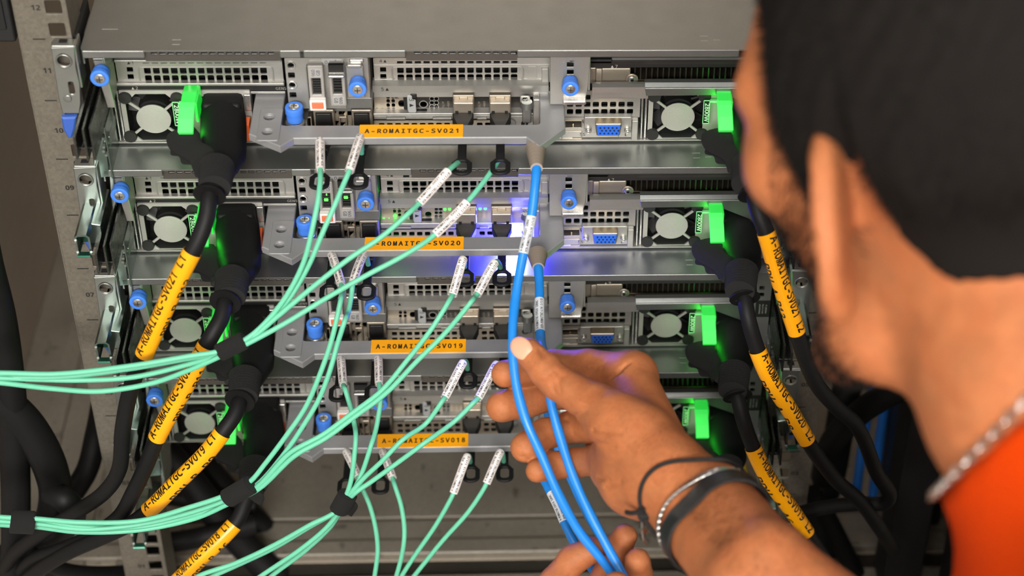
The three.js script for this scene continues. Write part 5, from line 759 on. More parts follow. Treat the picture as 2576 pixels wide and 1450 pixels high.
function backgroundCables() {
  const cab = (name, lab, pts, r, mat, cat = 'cable', group) => { const o = mesh(name, [tube(W3(pts), r, 60, 12)], mat); tag(o, lab, cat, group); return o; };
  // left: thick black trunk and cords in the side of the rack
  cab('thick_cable', 'thick black cable trunk running down the left edge, nearest the camera', [[-330, 60, 0.0], [-190, 300, 0.02], [-60, 560, 0.03], [-30, 680, 0.03], [0, 800, 0.03], [22, 950, 0.03], [34, 1090, 0.03], [40, 1250, 0.03], [36, 1520, 0.03]], 0.0105, M.rubber);
  cab('thick_cable', 'thick black cable curving out of the lower left corner', [[-30, 980, 0.03], [60, 1060, 0.03], [120, 1160, 0.03], [140, 1260, 0.02], [110, 1340, 0.01], [30, 1400, 0.0], [-40, 1430, 0.0]], 0.012, M.rubber);
  cab('black_cord', 'black cord bending below the left post toward the sill', [[60, 1380, 0.03], [120, 1420, 0.03], [190, 1440, 0.02], [320, 1440, -0.01], [420, 1430, -0.03]], 0.0056, M.rubber);
  cab('black_cord', 'black cord looping behind the left post at the bottom', [[185, 1240, -0.03], [220, 1180, -0.04], [240, 1100, -0.06], [255, 1020, -0.10], [262, 960, -0.14]], 0.0085, M.rubber);
  cab('black_cord', 'black cord knotted beside the lower left trunk', [[130, 1240, 0.035], [165, 1260, 0.045], [185, 1290, 0.04], [160, 1330, 0.03], [120, 1350, 0.03]], 0.009, M.rubber);
  cab('black_cord', 'flat black cord crossing diagonally under the lowest server, upper one', [[400, 1120, -0.10], [470, 1200, -0.09], [540, 1290, -0.08], [640, 1400, -0.07], [740, 1490, -0.06]], 0.012, M.rubber);
  cab('black_cord', 'flat black cord crossing diagonally under the lowest server, right one', [[450, 1110, -0.14], [530, 1190, -0.13], [600, 1270, -0.12], [690, 1360, -0.11], [790, 1460, -0.10]], 0.011, M.rubber);
  cab('black_cord', 'black cord running level behind the sleeve SV019 L1', [[390, 1245, -0.10], [470, 1255, -0.10], [560, 1262, -0.10], [640, 1275, -0.10]], 0.0075, M.rubber);
  cab('black_cord', 'black cord running level behind the sleeve SV018 L1', [[360, 1370, -0.06], [450, 1362, -0.06], [540, 1345, -0.06], [640, 1320, -0.07]], 0.0085, M.rubber);
  cab('yellow_cable', 'thin yellow cable standing behind the sleeve SV019 L1', [[508, 1100, -0.16], [490, 1220, -0.14], [472, 1330, -0.12], [456, 1470, -0.10]], 0.0026, M.yellowCable);
  cab('yellow_cable', 'thin yellow cable beside the wrist strap at the right', [[1864, 1140, -0.08], [1868, 1180, -0.07], [1884, 1240, -0.06], [1910, 1320, -0.05]], 0.0036, M.yellowCable);
  // right: blue cables and black cords in the side of the rack
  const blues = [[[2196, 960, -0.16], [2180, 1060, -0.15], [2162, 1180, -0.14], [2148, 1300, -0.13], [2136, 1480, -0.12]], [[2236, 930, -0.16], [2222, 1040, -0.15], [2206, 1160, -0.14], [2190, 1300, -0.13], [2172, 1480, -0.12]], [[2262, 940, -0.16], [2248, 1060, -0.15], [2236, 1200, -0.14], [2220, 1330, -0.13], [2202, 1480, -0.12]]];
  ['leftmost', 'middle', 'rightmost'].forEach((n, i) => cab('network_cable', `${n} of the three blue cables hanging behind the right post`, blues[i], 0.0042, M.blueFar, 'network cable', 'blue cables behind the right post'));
  cab('black_cord', 'black cord entering from behind the neck at the right', [[2300, 960, -0.02], [2220, 1000, -0.03], [2150, 1050, -0.05], [2090, 1120, -0.07], [2070, 1200, -0.09]], 0.010, M.rubber);
  cab('black_cord', 'thick black cord hanging between the right post and the blue cables', [[2160, 880, -0.14], [2130, 980, -0.12], [2110, 1090, -0.11], [2090, 1200, -0.10], [2060, 1290, -0.09], [2080, 1380, -0.08], [2120, 1480, -0.07]], 0.012, M.rubber);
  cab('black_cord', 'black cord lying low beside the right post', [[2040, 1240, -0.05], [2090, 1320, -0.05], [2130, 1400, -0.05], [2170, 1480, -0.05]], 0.008, M.rubber);
  const pdu = thing('power_strip', 'upright black power strip in the dark right side of the rack', 'power strip');
  const p0 = at([2250, 1200], -0.10); mesh('strip_body', [box(p0.x, p0.x + 0.045, PAN, 0.6, -0.16, -0.10, 0.002)], M.rackBlack, pdu);
  for (let i = 0; i < 7; i++) mesh('outlet', [plate(p0.x + 0.008, p0.x + 0.037, PAN + 0.06 + i * 0.07, PAN + 0.10 + i * 0.07, -0.101, -0.0985, [[p0.x + 0.0225, PAN + 0.08 + i * 0.07, 0.02, 0.024, 0.002]], 0.001, 0.002, 0.0004)], M.blackMatte, pdu);
  const pl = thing('power_strip', 'end of an upright black power strip in the top left corner', 'power strip');
  const p1 = at([42, 108], -0.02); mesh('strip_body', [box(p1.x - 0.06, p1.x, p1.y, 0.7, -0.10, -0.02, 0.002)], M.rackBlack, pl); mesh('strip_lip', [box(p1.x - 0.05, p1.x - 0.004, p1.y + 0.01, 0.69, -0.021, -0.0185, 0.001)], M.blackMatte, pl);
}
function cables() { transceivers(); fibres(); cords(); netCables(); backgroundCables(); }

// ---------------------------------------------------------------- the person: one field of distances, meshed where its parts need it
const smin = (a, b, k) => { const h = Math.max(k - Math.abs(a - b), 0) / k; return Math.min(a, b) - h * h * k * 0.25; };
function capsule(p, a, b, ra, rb) {
  const bx = b.x - a.x, by = b.y - a.y, bz = b.z - a.z, px = p.x - a.x, py = p.y - a.y, pz = p.z - a.z, t = Math.min(1, Math.max(0, (px * bx + py * by + pz * bz) / (bx * bx + by * by + bz * bz || 1)));
  return Math.hypot(px - bx * t, py - by * t, pz - bz * t) - (ra + (rb - ra) * t);
}
function ellipsoid(x, y, z, rx, ry, rz) { const k0 = Math.hypot(x / rx, y / ry, z / rz), k1 = Math.hypot(x / (rx * rx), y / (ry * ry), z / (rz * rz)); return k1 < 1e-9 ? -Math.min(rx, ry, rz) : k0 * (k0 - 1) / k1; }
// naive surface nets on a sparse grid; normals from the field
function skinMesh(f, lo, hi, h) {
  const nx = Math.ceil((hi.x - lo.x) / h) + 1, ny = Math.ceil((hi.y - lo.y) / h) + 1, nz = Math.ceil((hi.z - lo.z) / h) + 1, D = new Float32Array(nx * ny * nz).fill(9), I = (i, j, k) => (k * ny + j) * nx + i, p = V(0, 0, 0), B4 = 4;
  for (let k = 0; k < nz; k += B4) for (let j = 0; j < ny; j += B4) for (let i = 0; i < nx; i += B4) {
    p.set(lo.x + (i + B4 / 2) * h, lo.y + (j + B4 / 2) * h, lo.z + (k + B4 / 2) * h);
    const d = f(p), far = Math.abs(d) > h * B4 * 1.45 + 0.003;
    for (let c = k; c < Math.min(nz, k + B4); c++) for (let b = j; b < Math.min(ny, j + B4); b++) for (let a = i; a < Math.min(nx, i + B4); a++) D[I(a, b, c)] = far ? d : f(p.set(lo.x + a * h, lo.y + b * h, lo.z + c * h));
  }
  const vid = new Int32Array(nx * ny * nz).fill(-1), pos = [], idx = [];
  const E = [[0, 1], [0, 2], [0, 4], [1, 3], [1, 5], [2, 3], [2, 6], [3, 7], [4, 5], [4, 6], [5, 7], [6, 7]];
  for (let k = 0; k < nz - 1; k++) for (let j = 0; j < ny - 1; j++) for (let i = 0; i < nx - 1; i++) {
    const c = [D[I(i, j, k)], D[I(i + 1, j, k)], D[I(i, j + 1, k)], D[I(i + 1, j + 1, k)], D[I(i, j, k + 1)], D[I(i + 1, j, k + 1)], D[I(i, j + 1, k + 1)], D[I(i + 1, j + 1, k + 1)]];
    let m = 0; for (let q = 0; q < 8; q++) if (c[q] < 0) m++;
    if (!m || m === 8) continue;
    let x = 0, y = 0, z = 0, n = 0;
    for (const [a, b] of E) if ((c[a] < 0) !== (c[b] < 0)) { const t = c[a] / (c[a] - c[b]); x += (a & 1) + t * ((b & 1) - (a & 1)); y += ((a >> 1) & 1) + t * (((b >> 1) & 1) - ((a >> 1) & 1)); z += (a >> 2) + t * ((b >> 2) - (a >> 2)); n++; }
    vid[I(i, j, k)] = pos.length / 3; pos.push(lo.x + (i + x / n) * h, lo.y + (j + y / n) * h, lo.z + (k + z / n) * h);
  }
  const quad = (a, b, c, d, flip) => { if (a < 0 || b < 0 || c < 0 || d < 0) return; flip ? idx.push(a, c, b, a, d, c) : idx.push(a, b, c, a, c, d); };
  for (let k = 1; k < nz - 1; k++) for (let j = 1; j < ny - 1; j++) for (let i = 1; i < nx - 1; i++) {
    const d0 = D[I(i, j, k)] < 0;
    if (d0 !== D[I(i + 1, j, k)] < 0) quad(vid[I(i, j - 1, k - 1)], vid[I(i, j, k - 1)], vid[I(i, j, k)], vid[I(i, j - 1, k)], !d0);
    if (d0 !== D[I(i, j + 1, k)] < 0) quad(vid[I(i - 1, j, k - 1)], vid[I(i - 1, j, k)], vid[I(i, j, k)], vid[I(i, j, k - 1)], !d0);
    if (d0 !== D[I(i, j, k + 1)] < 0) quad(vid[I(i - 1, j - 1, k)], vid[I(i, j - 1, k)], vid[I(i, j, k)], vid[I(i - 1, j, k)], !d0);
  }
  const nor = new Float32Array(pos.length), e = h * 0.7, q = V(0, 0, 0);
  for (let v = 0; v < pos.length; v += 3) {
    const g = [0, 1, 2].map((a) => { const s = (t) => f(q.set(pos[v] + (a === 0 ? t : 0), pos[v + 1] + (a === 1 ? t : 0), pos[v + 2] + (a === 2 ? t : 0))); return s(e) - s(-e); }), l = Math.hypot(...g) || 1;
    for (let a = 0; a < 3; a++) nor[v + a] = g[a] / l;
  }
  const g = new THREE.BufferGeometry(); g.setAttribute('position', new THREE.Float32BufferAttribute(pos, 3)); g.setAttribute('normal', new THREE.BufferAttribute(nor, 3)); g.setIndex(idx);
  return uvBox(g);
}
const cam3 = (x, y, z) => CAM.clone().addScaledVector(RX, x).addScaledVector(UP, y).addScaledVector(FW, z);
// head frame
const HF = RX.clone().multiplyScalar(-0.58).addScaledVector(UP, 0.27).addScaledVector(FW, 0.77).normalize();
const HU = (() => { const u = RX.clone().multiplyScalar(-0.42).addScaledVector(UP, 0.95); return u.addScaledVector(HF, -u.dot(HF)).normalize(); })(), HL = HU.clone().cross(HF).normalize();
const HC = deep(2112, 548, 0.785).addScaledVector(HL, -0.086).addScaledVector(HF, 0.016);
const headPt = (l, u, f) => HC.clone().addScaledVector(HL, l).addScaledVector(HU, u).addScaledVector(HF, f);
const NECK = deep(2715, 962, 0.812), NECKB = cam3(0.240, -0.102, 0.85), SHL = cam3(0.238, -0.128, 0.72), SHR = cam3(0.345, -0.085, 1.0), CHEST = NECKB.clone().add(V(0.025, -0.20, 0.0)), PELV = NECKB.clone().add(V(0.06, -0.48, 0.03));
function earField(l, u, f) {        // left ear, head axes; l outward
  const c = Math.cos(0.80), s = Math.sin(0.80); l = Math.abs(l);
  let x = l - 0.087, y = u + 0.002, z = f + 0.016;
  const x2 = x * c + z * s, z2 = -x * s + z * c;            // flares away from the skull toward the back
  const y3 = (y * 0.925 + z2 * 0.38) / 1.08, z3 = (z2 * 0.925 - y * 0.38) / 1.08;
  const rim = Math.hypot(Math.hypot(y3 / 1.05, (z3) * 1.55) - 0.0285, x2 - 0.004) - 0.0048;
  const bowl = ellipsoid(x2, y3, z3, 0.0045, 0.028, 0.018);
  const lobe = ellipsoid(x2 - 0.001, y3 + 0.027, z3 - 0.004, 0.0055, 0.011, 0.009);
  return smin(smin(rim, bowl, 0.006), lobe, 0.006);
}
function headField(p) {
  const dx = p.x - HC.x, dy = p.y - HC.y, dz = p.z - HC.z, l = dx * HL.x + dy * HL.y + dz * HL.z, u = dx * HU.x + dy * HU.y + dz * HU.z, f = dx * HF.x + dy * HF.y + dz * HF.z, a = Math.abs(l);
  let d = ellipsoid(l, u - 0.040, f + 0.010, 0.077, 0.090, 0.098);
  d = smin(d, ellipsoid(l, u + 0.002, f - 0.044, 0.067, 0.090, 0.057), 0.030);
  d = smin(d, capsule(V(a, u, f), V(0.054, -0.074, 0.010), V(0.018, -0.116, 0.070), 0.021, 0.019), 0.026);
  d = smin(d, capsule(V(a, u, f), V(0.063, -0.005, 0.050), V(0.034, -0.014, 0.082), 0.014, 0.013), 0.018);
  d = smin(d, capsule(V(a, u, f), V(0.062, 0.030, 0.060), V(0.014, 0.030, 0.091), 0.009, 0.010), 0.014);
  const e = Math.hypot(a - 0.036, u - 0.014, f - 0.100) - 0.017; d = -smin(-d, e, 0.014);
  d = smin(d, Math.hypot(a - 0.032, u - 0.013, f - 0.077) - 0.0118, 0.003);
  d = smin(d, capsule(V(a, u, f), V(0, 0.022, 0.094), V(0, -0.018, 0.112), 0.0075, 0.011), 0.010);
  d = smin(d, Math.hypot(a - 0.012, u + 0.023, f - 0.101) - 0.0085, 0.006);
  d = smin(d, capsule(V(a, u, f), V(0, -0.050, 0.095), V(0.020, -0.052, 0.086), 0.0062, 0.004), 0.005); d = smin(d, capsule(V(a, u, f), V(0, -0.061, 0.093), V(0.018, -0.057, 0.086), 0.0062, 0.004), 0.005);
  return smin(d, earField(l, u, f), 0.007);
}
// hands: chains of [x pixel, y pixel, depth, radius mm]
const J = (c) => c.map(([x, y, D, r]) => ({ p: deep(x, y, D), r: r / 1000 }));
const RIGHT = {
  palm: [[[1674, 1184, 1.108, 17.5], [1592, 950, 1.182, 13.5]], [[1674, 1192, 1.108, 17.5], [1590, 1020, 1.178, 13]], [[1674, 1204, 1.11, 17.5], [1572, 1090, 1.166, 12.5]], [[1674, 1216, 1.112, 17.5], [1550, 1150, 1.155, 12.5]], [[1674, 1180, 1.10, 17.5], [1560, 1075, 1.125, 17]], [[1722, 1246, 1.095, 20.5], [1600, 1215, 1.125, 19]], [[1600, 1200, 1.125, 18], [1545, 1180, 1.145, 14]]].map(J),
  fingers: [[[1600, 1090, 1.118, 17], [1500, 1022, 1.137, 12.6], [1402, 962, 1.153, 10.0], [1372, 932, 1.158, 9.7], [1328, 888, 1.165, 8.9]], [[1592, 942, 1.186, 13.0], [1480, 925, 1.205, 10.8], [1395, 922, 1.216, 10.0], [1318, 935, 1.206, 8.9], [1270, 941, 1.197, 8.4]], [[1595, 1010, 1.182, 11.5], [1425, 985, 1.222, 10.2], [1330, 1008, 1.212, 9.8], [1262, 1024, 1.200, 9.6]], [[1575, 1085, 1.168, 11.5], [1440, 1075, 1.208, 9.6], [1372, 1092, 1.20, 9.2], [1322, 1126, 1.185, 9.3]], [[1550, 1150, 1.156, 10.5], [1450, 1165, 1.192, 8.6], [1395, 1172, 1.19, 8.0], [1352, 1185, 1.178, 7.2]]].map(J),
};
const LEFT = {
  palm: [[[1620, 1800, 1.07, 20], [1430, 1600, 1.165, 13]], [[1620, 1800, 1.07, 20], [1505, 1590, 1.17, 13]], [[1640, 1800, 1.07, 20], [1575, 1600, 1.165, 12]], [[1660, 1800, 1.07, 20], [1640, 1620, 1.155, 12]], [[1620, 1800, 1.07, 20], [1540, 1680, 1.10, 17]]].map(J),
  fingers: [[[1540, 1680, 1.10, 16], [1530, 1560, 1.128, 11], [1550, 1478, 1.142, 9.2]], [[1430, 1600, 1.165, 11.5], [1396, 1468, 1.185, 9.6], [1440, 1410, 1.19, 8.8], [1490, 1384, 1.188, 8.2]], [[1505, 1590, 1.17, 11.5], [1522, 1460, 1.20, 9.2], [1548, 1390, 1.20, 8.8], [1572, 1350, 1.195, 8.0]], [[1575, 1600, 1.165, 11], [1600, 1500, 1.195, 8.8], [1606, 1446, 1.185, 8.4], [1604, 1412, 1.172, 8.0]], [[1640, 1620, 1.155, 10], [1660, 1540, 1.18, 7.8], [1655, 1500, 1.172, 7.2]]].map(J),
};
const WR = deep(1768, 1278, 1.082), FM = deep(1908, 1452, 1.005), ELR = cam3(0.205, -0.262, 0.90), WL = deep(1690, 1900, 1.03), ELL = cam3(0.200, -0.40, 0.82);
const wSide = UP.clone().multiplyScalar(0.75).addScaledVector(RX, 0.66).normalize();          // across the right wrist, seen from the camera
const off = (p, d, s) => p.clone().addScaledVector(d, s);
const RARM = [[off(WR, wSide, 0.0105), off(FM, wSide, 0.008), 0.0182, 0.0212], [off(WR, wSide, -0.0105), off(FM, wSide, -0.008), 0.0182, 0.0212], [off(FM, wSide, 0.008), off(ELR, wSide, 0.006), 0.0215, 0.036], [off(FM, wSide, -0.008), off(ELR, wSide, -0.012), 0.0215, 0.038], [ELR, SHR, 0.040, 0.052], [WR, deep(1672, 1194, 1.108), 0.021, 0.0195]];
const LARM = [[WL, ELL, 0.027, 0.042], [ELL, SHL, 0.042, 0.052], [WL, deep(1630, 1800, 1.07), 0.026, 0.022]];
const creases = [];
function handField(p, h) {
  let d = 9; for (const [a, b] of h.palm) d = smin(d, capsule(p, a.p, b.p, a.r, b.r), 0.012);
  let e = 9; for (const c of h.fingers) { let k = 9; for (let i = 0; i + 1 < c.length; i++) { k = smin(k, capsule(p, c[i].p, c[i + 1].p, c[i].r, c[i + 1].r), 0.0035); } e = smin(e, k, 0.0022); }
  d = smin(d, e, 0.010);
  if (h === RIGHT) for (const [a, b, r] of creases) d = -smin(-d, capsule(p, a, b, r, r * 0.7), 0.0022);
  return d;
}
const armField = (p, list) => { let d = 9; for (const [a, b, ra, rb] of list) d = smin(d, capsule(p, a, b, ra, rb), 0.008); return d; };
const KNL = PELV.clone().add(V(-0.36, -0.085, -0.14)), KNR = PELV.clone().add(V(-0.22, -0.085, -0.30)), HIPL = PELV.clone().add(V(-0.03, -0.01, 0.09)), HIPR = PELV.clone().add(V(0.04, -0.01, -0.09)), FTL = HIPL.clone().add(V(0.10, -0.135, 0.02)), FTR = HIPR.clone().add(V(0.10, -0.135, 0.02));
const TORSO = [[CHEST, PELV, 0.115, 0.120], [off(NECKB, V(0, 1, 0), -0.05), CHEST, 0.075, 0.115], [off(NECKB, V(0, -1, 0), 0.03), SHL, 0.050, 0.052], [off(NECKB, V(0, -1, 0), 0.03), SHR, 0.050, 0.052], [SHL, CHEST, 0.055, 0.09], [SHR, CHEST, 0.055, 0.09], [HIPL, HIPR, 0.11, 0.11]];
const LEGS = [[HIPL, KNL, 0.088, 0.062], [HIPR, KNR, 0.088, 0.062], [KNL, FTL, 0.058, 0.042], [KNR, FTR, 0.058, 0.042], [FTL, off(FTL, V(1, 0, 0.3).normalize(), 0.13), 0.038, 0.028], [FTR, off(FTR, V(1, 0, 0.3).normalize(), 0.13), 0.038, 0.028]];
const neckField = (p) => { let d = capsule(p, headPt(0, -0.030, -0.022), NECK, 0.057, 0.060); d = smin(d, capsule(p, NECK, off(NECKB, V(0, 1, 0), -0.02), 0.060, 0.070), 0.03); return d; };
const group = (p, list, k) => { let d = 9; for (const [a, b, ra, rb] of list) d = smin(d, capsule(p, a, b, ra, rb), k); return d; };
const near = (p, c, r) => { const d = Math.hypot(p.x - c.x, p.y - c.y, p.z - c.z) - r; return d > 0.05 ? d : null; };
const HANDR = deep(1480, 1060, 1.16), HANDL = deep(1550, 1600, 1.14), HEADC = headPt(0, 0.01, 0.01);
function bodyField(p) {
  let d = 9, n;
  d = (n = near(p, HEADC, 0.16)) ?? headField(p);
  d = smin(d, neckField(p), 0.028);
  d = smin(d, group(p, TORSO, 0.05), 0.05);
  let a = armField(p, RARM); a = smin(a, (n = near(p, HANDR, 0.12)) ?? handField(p, RIGHT), 0.012); d = smin(d, a, 0.004);
  let b = armField(p, LARM); b = smin(b, (n = near(p, HANDL, 0.12)) ?? handField(p, LEFT), 0.012); d = smin(d, b, 0.004);
  return smin(d, group(p, LEGS, 0.03), 0.03);
}
const boxOf = (pts, m) => { const b = new THREE.Box3().setFromPoints(pts); b.expandByScalar(m); return b; };
function people() {
  const skinTex = noiseTex(256, (u, v) => { const k = 0.94 + 0.09 * (n8(u, v) - 0.5) + 0.06 * (n32(u, v) - 0.5) + 0.05 * (n128(u, v) - 0.5), r = n8(v, u) - 0.5; return [k, k * (1 - 0.05 * r), k * (1 - 0.07 * r)]; }, true);
  const skin = phy({ color: lin(0.46, 0.156, 0.060), roughness: 0.55, map: sized(skinTex, 0.06), bumpMap: sized(noiseTex(256, (u, v) => 0.5 * n128(u, v) + 0.5 * n64(v, u)), 0.014), bumpScale: 0.00009, specularIntensity: 0.5, sheen: 0.25, sheenColor: lin(0.6, 0.22, 0.1), sheenRoughness: 0.5 });
  const man = thing('person', 'man in an orange shirt with cropped dark hair, leaning in and holding blue cables', 'person');
  // fine creases: where the sight lines of these points meet the hand
  const hit = (px, py) => { const d = sight(px, py); let t = 1.0; for (let i = 0; i < 60; i++) { const v = handField(CAM.clone().addScaledVector(d, t), RIGHT); if (v < 0.0002) break; t += v * 0.8; } return CAM.clone().addScaledVector(d, t); };
  const made = [[[1424, 1056], [1446, 1048], [1474, 1036]], [[1372, 948], [1388, 966], [1396, 990]], [[1384, 938], [1402, 962], [1408, 984]], [[1396, 930], [1412, 950]], [[1482, 942], [1500, 927]], [[1514, 962], [1552, 939], [1584, 912]], [[1530, 958], [1562, 930]], [[1440, 1090], [1500, 1082], [1560, 1090]], [[1450, 1120], [1500, 1116], [1545, 1124]], [[1520, 1226], [1560, 1214], [1610, 1190]], [[1500, 1200], [1530, 1208]], [[1360, 880], [1366, 898]], [[1620, 1290], [1680, 1240], [1740, 1180]], [[1310, 1150], [1330, 1160]], [[1404, 1062], [1404, 1100]]].map((l) => l.map(([x, y]) => hit(x, y)));
  for (const l of made) for (let i = 0; i + 1 < l.length; i++) creases.push([l[i], l[i + 1], 0.0010]);
  const f = bodyField, all = [];
  const hb = boxOf([...RIGHT.palm, ...RIGHT.fingers].flat().map((j) => j.p).concat([WR]), 0.024), lb = boxOf([...LEFT.palm, ...LEFT.fingers].flat().map((j) => j.p), 0.024);
  const kb = boxOf([HEADC], 0.17).union(boxOf([NECK, NECKB, SHL], 0.12));
  const ab = boxOf([WR, FM, ELR], 0.055);
  // each region meshes the same field; a region leaves out what finer ones before it cover
  const regions = [[hb, 0.0018], [lb, 0.003], [kb, 0.0042], [ab, 0.005], [boxOf([NECKB, SHL, SHR, PELV, ELL, ELR, KNL, KNR, FTL, FTR, WL].concat([off(FTL, V(1, 0, 0.3).normalize(), 0.13), off(FTR, V(1, 0, 0.3).normalize(), 0.13)]), 0.16), 0.011]];
  regions.forEach(([b, h], r) => {
    const g = skinMesh(f, b.min, b.max, h), p = g.attributes.position, ix = g.index.array, keep = [];
    const inside = (v, c, m) => p.getX(v) > c.min.x + m && p.getX(v) < c.max.x - m && p.getY(v) > c.min.y + m && p.getY(v) < c.max.y - m && p.getZ(v) > c.min.z + m && p.getZ(v) < c.max.z - m;
    for (let t = 0; t < ix.length; t += 3) { let out = true; for (let q = 0; q < r && out; q++) if ([0, 1, 2].every((e) => inside(ix[t + e], regions[q][0], regions[q][1] * 1.6))) out = false; if (out) keep.push(ix[t], ix[t + 1], ix[t + 2]); }
    g.setIndex(keep); all.push(g);
  });
  mesh('body', [mergeGeometries(all.map((g) => { return uvFace(g.toNonIndexed()); }))], skin, man, true);
  // clothing
  const orange = phy({ color: lin(0.66, 0.05, 0.0008), roughness: 0.9, specularIntensity: 0.15, bumpMap: sized(TX.weave, 0.006), bumpScale: 0.0003 }), denim = std({ color: lin(0.02, 0.022, 0.03), roughness: 0.9 });
  const slR = SHR.clone().lerp(ELR, 0.5), slL = SHL.clone().lerp(ELL, 0.55);
  const SH = [...TORSO, [SHL, slL, 0.056, 0.050], [SHR, slR, 0.056, 0.050]];
  const collarC = deep(2715, 945, 0.815), collarN = RX.clone().multiplyScalar(-0.64).addScaledVector(UP, 0.74).addScaledVector(FW, 0.2).normalize();
  const shirtField = (p) => { const fold = 0.0022 * Math.sin(p.x * 90 + p.y * 60) * Math.sin(p.z * 70 - p.y * 40); let d = group(p, SH, 0.05) - 0.011 - fold; d = smin(d, capsule(p, off(NECKB, V(0, 1, 0), -0.03), collarC, 0.082, 0.066), 0.03); d = Math.min(d, smin(smin(neckField(p), group(p, TORSO, 0.05), 0.05), 9, 0.001) - 0.006); const hx = p.x - collarC.x, hy = p.y - collarC.y, hz = p.z - collarC.z, al = hx * collarN.x + hy * collarN.y + hz * collarN.z, rad = Math.sqrt(Math.max(0, hx * hx + hy * hy + hz * hz - al * al)); return Math.max(d, -Math.max(-al, rad - 0.098)); };
  const sb = boxOf([NECKB, SHL, SHR, PELV, slL, slR, HIPL, HIPR, collarC], 0.15);
  mesh('shirt', [uvFace(skinMesh(shirtField, sb.min, sb.max, 0.006).toNonIndexed())], orange, man, true).userData.label = 'orange short sleeved shirt';
  const tb = boxOf([HIPL, HIPR, KNL, KNR, FTL, FTR], 0.13);
  mesh('trousers', [skinMesh((p) => group(p, LEGS.slice(0, 4), 0.03) - 0.008, tb.min, tb.max, 0.010)], denim, man, true).userData.label = 'dark trousers';
  const lift = off(FTL, V(1, 0, 0.3).normalize(), 0.06), lift2 = off(FTR, V(1, 0, 0.3).normalize(), 0.06);
  for (const q of [lift, lift2]) { const b = boxOf([q], 0.16); mesh('shoe', [skinMesh((p) => group(p, LEGS.slice(4), 0.02) - 0.006, b.min, b.max, 0.008)], M.blackMatte, man, true); }
  // hair: a cap that follows the skull, then short strands over it
  const hairMat = phy({ color: lin(0.0072, 0.0056, 0.0048), roughness: 0.85, specularIntensity: 0.3 });
  const hairline = (l, u, fo) => { const a = Math.abs(l); return Math.min(u - (fo > 0.040 ? 0.060 + (fo - 0.040) * 0.6 : fo > 0.022 ? -0.005 + (fo - 0.022) * 3.33 : fo > -0.006 ? -0.005 : fo > -0.02 ? 0.030 - (fo + 0.02) * 2.5 : fo > -0.03 ? 0.030 + (fo + 0.02) * 4.2 : fo > -0.05 ? -0.012 + (fo + 0.03) * 0.65 : -0.025 - (fo + 0.05) * 0.16), 0.057 - fo); };   // above 0 there is hair
  const loc = (p) => { const d = p.clone().sub(HC); return [d.dot(HL), d.dot(HU), d.dot(HF)]; };
  const skull = (l, u, fo) => smin(smin(ellipsoid(l, u - 0.040, fo + 0.010, 0.077, 0.090, 0.098), ellipsoid(l, u + 0.002, fo - 0.044, 0.067, 0.090, 0.057), 0.030), neckField(headPt(l, u, fo)), 0.028);
  const capField = (p) => { const [l, u, fo] = loc(p), e = hairline(l, u, fo), t = Math.max(0, Math.min(1, (e + 0.004) / 0.045)), s = skull(l, u, fo); return Math.max(s - 0.0015 - 0.0085 * t - 0.0012 * Math.sin(l * 420 + u * 130) * Math.sin(fo * 380 + u * 200) * t, -e - 0.002); };
  const cb = boxOf([headPt(0, 0.03, -0.005)], 0.125);
  const cap = mesh('hair', [uvFace(skinMesh(capField, cb.min, cb.max, 0.0042).toNonIndexed())], hairMat, man, true); cap.userData.label = 'cropped dark brown hair';
  const strand = new THREE.ConeGeometry(0.00028, 1, 3, 1, true).translate(0, 0.5, 0);
  const scatter = (name, count, pick, mat, lab) => {
    const im = new THREE.InstancedMesh(strand, mat, count), m = new THREE.Matrix4(), q = new THREE.Quaternion(), Y = V(0, 1, 0); let n = 0, tries = 0;
    while (n < count && tries++ < count * 30) { const s = pick(); if (!s) continue; q.setFromUnitVectors(Y, s.d); m.compose(s.p, q, V(s.w, s.h, s.w)); im.setMatrixAt(n++, m); }
    im.count = n; im.name = name; im.userData.kind = 'stuff'; im.userData.label = lab; im.castShadow = im.receiveShadow = true; man.add(im); return im;
  };
  const grad = (fn, p) => { const e = 0.0015, g = V(0, 0, 0); for (const a of ['x', 'y', 'z']) { const b = p.clone(), c = p.clone(); b[a] += e; c[a] -= e; g[a] = fn(b) - fn(c); } return g.normalize(); };
  const onSkull = (lift0) => { const d = V(rr(-1, 1), rr(-1, 1), rr(-1, 1)); if (d.length() > 1 || d.length() < 0.2) return null; d.normalize(); let p = headPt(0, 0.02, 0).addScaledVector(d, 0.14); for (let i = 0; i < 12; i++) p.addScaledVector(d, -Math.max(-0.01, Math.min(0.02, headField(p) - lift0))); return p; };
  scatter('hair_strands', 16000, () => {
    const p = onSkull(0); if (!p) return null; const [l, u, fo] = loc(p), e = hairline(l, u, fo); if (e < -0.012 || rnd() > (e + 0.012) / 0.02 || earField(l, u, fo) < 0.003) return null;
    const g = grad(headField, p), down = HU.clone().multiplyScalar(-0.5).addScaledVector(HF, 0.35).add(V(rr(-0.5, 0.5), rr(-0.5, 0.5), rr(-0.5, 0.5)));
    const t = Math.max(0, Math.min(1, (e + 0.01) / 0.05)); return { p: p.addScaledVector(g, -0.001), d: g.addScaledVector(down, 0.65).normalize(), h: 0.004 + 0.012 * t * rr(0.7, 1.2), w: 1.5 };
  }, hairMat, 'short hair strands');
  const beardMask = (l, u, fo) => { const a = Math.abs(l), jaw = -0.012 - 0.022 * Math.max(0, (fo - 0.04) / 0.06); let k = Math.min((jaw - u) / 0.02, (fo + (u < -0.055 ? 0.026 : 0.008)) / 0.018); const side = fo > 0.000 && fo < 0.040 && u < 0.040 && a > 0.05 ? 0.75 : 0; return Math.max(side, Math.min(1, k)); };
